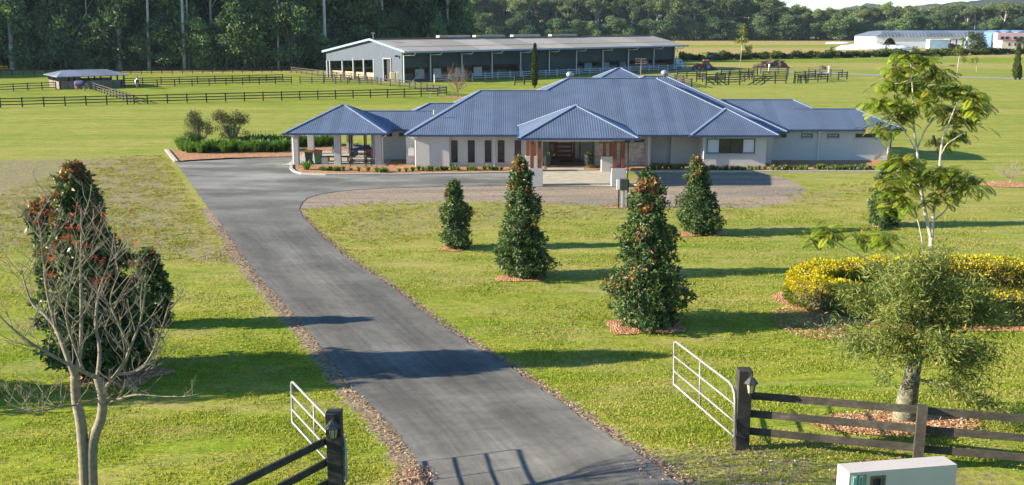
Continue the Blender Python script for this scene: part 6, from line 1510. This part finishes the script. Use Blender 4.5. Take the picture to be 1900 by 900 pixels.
UV_ = []
for i in range(5):
    k, c = under(200 + i, 11. + i*1.3, 4.6 + i*.3); me_t = k.build('trunk', barkd, None, smooth=True, fix=False); mt_ = me_t.data; bpy.data.objects.remove(me_t); c.materials.append(leaf_dull); UV_.append((mt_, c))
def plant(kind, label, cat, group, var, x, y, sc, rot):
    t = bpy.data.objects.new(kind, None); COL.objects.link(t); t.location = (x, y, 0); t.rotation_euler = (0, 0, rot); t.scale = sc; tag(t, label, cat, group)
    for nm, me_ in zip(('trunk', 'crown'), var):
        o = bpy.data.objects.new(nm, me_); COL.objects.link(o); o.parent = t
rf = random.Random(99)
def spot(px_, Yd): return (px_ - 950)/F*(Yd*CT + H*ST)
# left forest: front wall of undergrowth trees, then rows of tall gums
for j in range(44):
    px_ = -70 + j*22.5 + rf.uniform(-8, 8); Y = 246 + rf.uniform(-3, 4) + max(0, (px_ - 560))*.16
    if px_ > 860: continue
    s_ = rf.uniform(.75, 1.25); plant('understory_tree', 'dense dark low tree along the front edge of the left forest', 'tree', 'low front trees of the left forest', UV_[j % 5], spot(px_, Y), Y, (s_, s_, s_*rf.uniform(.8, 1.3)), rf.uniform(0, 6.28))
for j in range(34):
    px_ = -70 + j*28 + rf.uniform(-10, 10); Y = 258 + rf.uniform(-3, 4) + max(0, (px_ - 560))*.16
    if px_ > 862: continue
    s_ = rf.uniform(1.1, 1.6); plant('understory_tree', 'dense dark low tree along the front edge of the left forest', 'tree', 'low front trees of the left forest', UV_[(j*3) % 5], spot(px_, Y), Y, (s_, s_, s_*rf.uniform(.9, 1.3)), rf.uniform(0, 6.28))
for j in range(60):
    px_ = -80 + j*16 + rf.uniform(-8, 8); Y = rf.choice((272, 284, 296)) + rf.uniform(-3, 3) + max(0, (px_ - 560))*.16
    if px_ > 850: continue
    s_ = rf.uniform(1.2, 1.7); plant('understory_tree', 'dense dark low tree along the front edge of the left forest', 'tree', 'low front trees of the left forest', UV_[(j*2) % 5], spot(px_, Y), Y, (s_*1.2, s_*1.2, s_), rf.uniform(0, 6.28))
ng = 0
for row in range(4):
    n = 26 + row*2
    for j in range(n):
        px_ = -90 + j*(960/n) + rf.uniform(-14, 14); Y = 254 + row*11 + rf.uniform(-4, 4) + max(0, (px_ - 560))*.16
        if px_ > 850 - row*4: continue
        s_ = rf.uniform(.85, 1.2); plant('gum_tree', 'tall gum tree in the dense left forest behind the paddocks', 'tree', 'gum trees of the left forest', GV[rf.randrange(6)], spot(px_, Y), Y, (s_, s_, s_*rf.uniform(.9, 1.12)), rf.uniform(0, 6.28)); ng += 1
# the forest carries on to the left, out of the photo, and shades its own edge
for j in range(34):
    u = j/34; x = -150 - 90*u + rf.uniform(-6, 6); Y = 246 - 62*u + rf.uniform(-3, 16)
    s_ = rf.uniform(.95, 1.25); plant('gum_tree', 'tall gum tree in the dense left forest behind the paddocks', 'tree', 'gum trees of the left forest', GV[rf.randrange(6)], x, Y, (s_*1.2, s_*1.2, s_), rf.uniform(0, 6.28)); 
    if j % 2: plant('understory_tree', 'dense dark low tree along the front edge of the left forest', 'tree', 'low front trees of the left forest', UV_[j % 5], x + 3, Y - 6, (1.3, 1.3, 1.4), rf.uniform(0, 6.28))
# conspicuous pale trunks
def tall_trunk(label, px_, py_bot, top_px, r_, Y, fork=None):
    x = spot(px_, Y); k = MB(); zt_2 = 30.; ztop = Q(950, 0, Y).z + 4; xt = (top_px - 950)/F*(Y*CT + (H - ztop)*ST)
    k.tube([(x, Y, -.2), (x*.65 + xt*.35, Y, ztop*.35), (x*.3 + xt*.7, Y, ztop*.7), (xt, Y, ztop), (xt + (xt - x)*.25, Y, ztop*1.25)], [r_*1.25, r_, r_*.85, r_*.7, r_*.4], 9)
    t = thing('gum_tree', label, 'tree', (x, Y, 0), None); k.build('trunk', simple('ghost_bark', (.40, .40, .40), .75, .15, .6) if 'ghost_bark' not in MATS else MATS['ghost_bark'], t, smooth=True, fix=False)
    if fork:
        k = MB(); b0_ = Vector((x*.4 + xt*.6, Y, ztop*.6))
        for j in range(5):
            a = rf.uniform(0, 6.28); k.tube([b0_ + Vector((0, 0, j*1.6)), b0_ + Vector((math.cos(a)*2.2, math.sin(a)*2, 3 + j*1.8))], [r_*.4, r_*.15], 6)
        k.build('branches', MATS['ghost_bark'], t)
    rr = [(xt + rf.uniform(-3, 3) - x, rf.uniform(-2.5, 2.5), ztop*rf.uniform(1.02, 1.3), 2.2, 2.2, 1.3) for _ in range(10)]
    link('crown', crown_mesh('crown', rr, 1600, 1.0, .42, [(.07, .09, .03), (.09, .11, .04)], droop=.3, shell=.35), leaf_dull, t)
tall_trunk('gum tree with a thick white trunk at the far left of the forest', 24, 66, 12, .52, 244)
tall_trunk('gum tree with a bright straight trunk above the left horse shelter', 223, 50, 216, .46, 244); tall_trunk('gum tree with a thin pale trunk just left of the bright straight one', 217, 50, 211, .32, 247)
tall_trunk('gum tree with a pale straight trunk third from the left in the forest', 277, 84, 272, .36, 244); tall_trunk('gum tree with a pale leaning trunk fourth from the left in the forest', 343, 62, 336, .40, 245); tall_trunk('gum tree with a thin grey trunk beside the leaning pale one', 351, 52, 345, .25, 248)
tall_trunk('gum tree with a grey shadowed trunk left of the arena', 604, 75, 600, .42, 252); tall_trunk('forked gum tree with slim brown trunk above the shelter roof', 163, 80, 158, .2, 246, True); tall_trunk('slim gum tree with pale trunk left of the arena at the forest foot', 517, 120, 514, .22, 246)
# right, far tree line
nr = 0
for row in range(4):
    n = 50
    for j in range(n):
        px_ = 790 + j*(1180/n) + rf.uniform(-12, 12); Y = 690 + row*24 + rf.uniform(-8, 8)
        s_ = rf.uniform(.85, 1.1)*(1.06 if px_ < 1390 else 1.)*(1. if px_ < 1390 else .92 if px_ < 1440 else .82)*(1. if 1640 < px_ < 1800 else (.88 if 1490 < px_ < 1620 else .95 if px_ > 1440 else 1.)); plant('gum_tree', 'grey green gum tree in the far tree line across the fields', 'tree', 'gum trees of the far tree line', GV[rf.randrange(6)], spot(px_, Y), Y, (s_*1.25, s_*1.25, s_), rf.uniform(0, 6.28)); nr += 1
for j in range(90):
    px_ = 800 + j*12.6 + rf.uniform(-5, 5); Y = 676 + rf.uniform(-4, 4)
    s_ = rf.uniform(.7, 1.25); plant('understory_tree', 'low dark tree at the foot of the far tree line', 'tree', 'low trees of the far tree line', UV_[j % 5], spot(px_, Y), Y, (s_*1.4, s_*1.4, s_), rf.uniform(0, 6.28))
for j in range(110):
    px_ = 790 + j*10.6 + rf.uniform(-5, 5); Y = rf.choice((702, 722, 748, 772)) + rf.uniform(-5, 5); s_ = rf.uniform(1.2, 1.6)*(.85 if px_ > 1440 else 1)
    plant('understory_tree', 'low dark tree at the foot of the far tree line', 'tree', 'low trees of the far tree line', UV_[j % 5], spot(px_, Y), Y, (s_*1.3, s_*1.3, s_), rf.uniform(0, 6.28))
# wooded hills at the horizon
m, nt, b = nodes_of('wooded_hill'); n1 = noise_n(nt, .035, 6, .7); n2 = noise_n(nt, .12, 4, .7); r = ramp(nt, n1, [(.3, (.016, .028, .016)), (.7, (.035, .052, .024))]); r2 = ramp(nt, n2, [(.3, .55), (.7, 1.4)]); setc(nt, b, mixc(nt, 1., (r, 0), (r2, 0), 'MULTIPLY')); b.inputs['Roughness'].default_value = .95; bump(nt, b, (n2, 'Fac'), 6.)
def hill(px0, px1, Yd, prof, dpt):
    """ridge with a real slope behind and in front; prof gives heights (photo rows) along the ridge"""
    nx2, ny2 = 150, 26; vs = []; fs = []
    xs = np.linspace(px0, px1, nx2); top = np.interp(xs, [a for a, _ in prof], [b2 for _, b2 in prof])
    for jy in range(ny2):
        v_ = jy/(ny2-1)*2 - 1
        for ix in range(nx2):
            Y = Yd + v_*dpt; x = (xs[ix]-950)/F*(Yd*CT); zt_2 = Q(950, top[ix], Yd).z; z = zt_2*max(0, 1 - abs(v_))**.8
            z += (9*noise.noise(Vector((x*.02, Y*.02, 1))) + 6*noise.noise(Vector((x*.06, Y*.06, 4))))*(1 if z > 3 else 0)
            vs.append((x, Y, max(z, -2)))
    for jy in range(ny2-1):
        for ix in range(nx2-1): a = jy*nx2 + ix; fs.append((a, a+1, a+1+nx2, a+nx2))
    k = MB(); k.add(vs, fs); o = k.build('wooded_hills', MATS['wooded_hill'], None, smooth=True, fix=False); o['kind'] = 'structure'
hill(1620, 2700, 1900, [(1620, 44), (1690, 24), (1720, 9), (1760, 3), (1820, -2), (1900, -14), (2200, -60), (2700, 40)], 500)
hill(1480, 1720, 2900, [(1480, 44), (1560, 18), (1590, 9), (1612, 6), (1640, 10), (1680, 24), (1720, 44)], 400)
hill(1200, 1500, 2900, [(1200, 44), (1260, 10), (1300, -2), (1400, -4), (1440, 4), (1500, 40)], 400)

# ------------------------------------------------------------------ grass blades over the near lawn
def blades(n, x0, x1, ya, yb):
    y = ya*(yb/ya)**(rng.random(n)**1.0); x = rng.uniform(-1, 1, n)*(y*.56 + 2)
    X, Y = x[None], y[None]
    keep = ~inside(X, Y, dpoly)[0]
    keep &= (seg_dist(X, Y, drvL[:16])[0] > .55 + .25*rng.random(n)) & (seg_dist(X, Y, drvR[:18])[0] > .25 + .25*rng.random(n))
    for cx, cy, rx, ry in ((bb_.x - .25, bb_.y - .15, 1.6, .8),): keep &= (((x - cx)/rx)**2 + ((y - cy)/ry)**2) > 1
    keep &= ((((x - hc.x)/(hrx + 1.3))**2 + ((y - hc.y)/(hry + 1.15))**2) > 1)
    en = soft(X, Y, entr, -.5, .8)[0]; keep &= rng.random(n) > en*.8
    d3 = soft(X, Y, dry3, -.3, .6)[0]; keep &= rng.random(n) > d3*.8
    nz = np.array([noise.noise(Vector((a*.55, b_*.7, 2.))) + .6*noise.noise(Vector((a*2.1, b_*2.1, 7.))) for a, b_ in zip(x, y)])
    nb_ = np.array([noise.noise(Vector((a*.16, b_*.42, 12.))) for a, b_ in zip(x, y)])
    keep &= rng.random(n) < (.62 + .8*nz + 1.5*nb_)*np.where(y > 34, .75, 1)
    x, y, nz = x[keep], y[keep], nz[keep]; n = len(x)
    a = rng.uniform(0, 6.283, n); hgt = rng.uniform(.035, .085, n)*(1 + .5*nz)
    ax = np.stack([np.cos(a)*.55, np.sin(a)*.55, np.ones(n)], -1); c0 = np.stack([x, y, tz(x, y) - .005], -1)
    f = np.clip(.5 + .7*nz + .25*rng.normal(size=n), 0, 1)[:, None]
    col = f*pick([(.17, .235, .02), (.22, .275, .035)], n) + (1 - f)*pick([(.31, .29, .065), (.40, .33, .13), (.28, .28, .055)], n)
    return leaves(c0, ax, hgt, .018 + y*.0006), col
V, C = blades(420000, 0, 0, 15.5, 60)
o = link('grass', quad_mesh('grass', V, C), leafy('grass_blade', .6, .4, .2)); tag(o, 'short mown grass blades over the front lawn', 'grass', kind='stuff')
# leaf litter on the verge
VV = []; CC = []
for line, sg in ((drvL[:15], -1), (drvR[:17], 1)):
    for i in range(len(line)-1):
        a, b2 = Vector(line[i]), Vector(line[i+1]); d = (b2 - a); nn_ = Vector((-d.y, d.x)).normalized()*(1 if sg < 0 else -1)
        m_ = int(d.length*110); u = rng.random(m_); o_ = np.abs(rng.normal(size=m_))*(.30 if sg < 0 else .18)
        x = a.x + d.x*u + nn_.x*o_; y = a.y + d.y*u + nn_.y*o_; c0 = np.stack([x, y, tz(x, y) + .03], -1); ax = rand_dirs(m_); ax[:, 2] *= .3; ll = rng.uniform(.04, .11, m_)
        VV.append(leaves(c0, ax, ll, ll*.45, rand_dirs(m_)*.5 + np.array([0, 0, 1.]))); CC.append(pick([(.29, .22, .15), (.20, .13, .085), (.36, .29, .20), (.24, .13, .075)], m_))
pe = G(1430, 858); V2, C2 = chips('l', pe.x, pe.y, 3.2, 1.3, 1000, [(.33, .24, .17), (.22, .14, .09), (.42, .33, .26), (.30, .15, .08)], .08); VV.append(V2); CC.append(C2)
pe = G(765, 890); V2, C2 = chips('l', pe.x, pe.y, .5, .8, 700, [(.38, .22, .14), (.22, .12, .08), (.42, .30, .22)], .08); VV.append(V2); CC.append(C2)
o = link('leaf_litter', quad_mesh('leaf_litter', np.concatenate(VV), np.concatenate(CC)), chipm); tag(o, 'dry brown leaves lying along the driveway edges', 'leaf litter', kind='stuff')

# tufts of thin grass on the worn ground
def tufts(poly, n):
    xs = [p[0] for p in poly]; ys = [p[1] for p in poly]
    x = rng.uniform(max(min(xs), -34), min(max(xs), 40), n); y = rng.uniform(min(ys), max(ys), n)
    keep = inside(x[None], y[None], poly)[0] & ~inside(x[None], y[None], dpoly)[0]
    nz = np.array([noise.noise(Vector((a*.5, b_*.8, 5.))) + .8*noise.noise(Vector((a*1.7, b_*2.2, 9.))) for a, b_ in zip(x, y)])
    keep &= (nz + .25*rng.normal(size=n)) > .05
    keep &= seg_dist(x[None], y[None], drvL)[0] > .5
    x, y = x[keep], y[keep]; m_ = len(x); r_ = 7
    X = np.repeat(x, r_) + rng.normal(size=m_*r_)*.07; Yy = np.repeat(y, r_) + rng.normal(size=m_*r_)*.07
    a = rng.uniform(0, 6.283, m_*r_); ax = np.stack([np.cos(a)*.7, np.sin(a)*.7, np.ones(m_*r_)], -1); h_ = rng.uniform(.04, .12, m_*r_)
    return leaves(np.stack([X, Yy, tz(X, Yy)], -1), ax, h_, .035), np.repeat(pick([(.20, .20, .03), (.27, .25, .05), (.16, .19, .025), (.32, .27, .09)], m_), r_, 0)
Va, Ca = tufts(dry1, 26000); Vb, Cb = tufts(dry2, 14000)
o = link('grass_tufts', quad_mesh('grass_tufts', np.concatenate([Va, Vb]), np.concatenate([Ca, Cb])), MATS['grass_blade']); tag(o, 'thin yellow grass tufts on the worn ground beside the forecourt', 'grass', kind='stuff')

# ------------------------------------------------------------------ the air of the valley
k = MB(); k.box(-3200, 3200, -250, 3700, -6, 175); hz_ = bpy.data.materials.new('haze'); hz_.use_nodes = True; nt = hz_.node_tree; nt.nodes.remove(nt.nodes['Principled BSDF'])
pv = nt.nodes.new('ShaderNodeVolumePrincipled'); pv.inputs['Color'].default_value = (.62, .80, 1., 1); pv.inputs['Density'].default_value = .00006; pv.inputs['Anisotropy'].default_value = .2
nt.links.new(pv.outputs[0], nt.nodes['Material Output'].inputs['Volume'])
o = k.build('haze', hz_); tag(o, 'pale blue air haze over the valley', 'haze', kind='stuff')
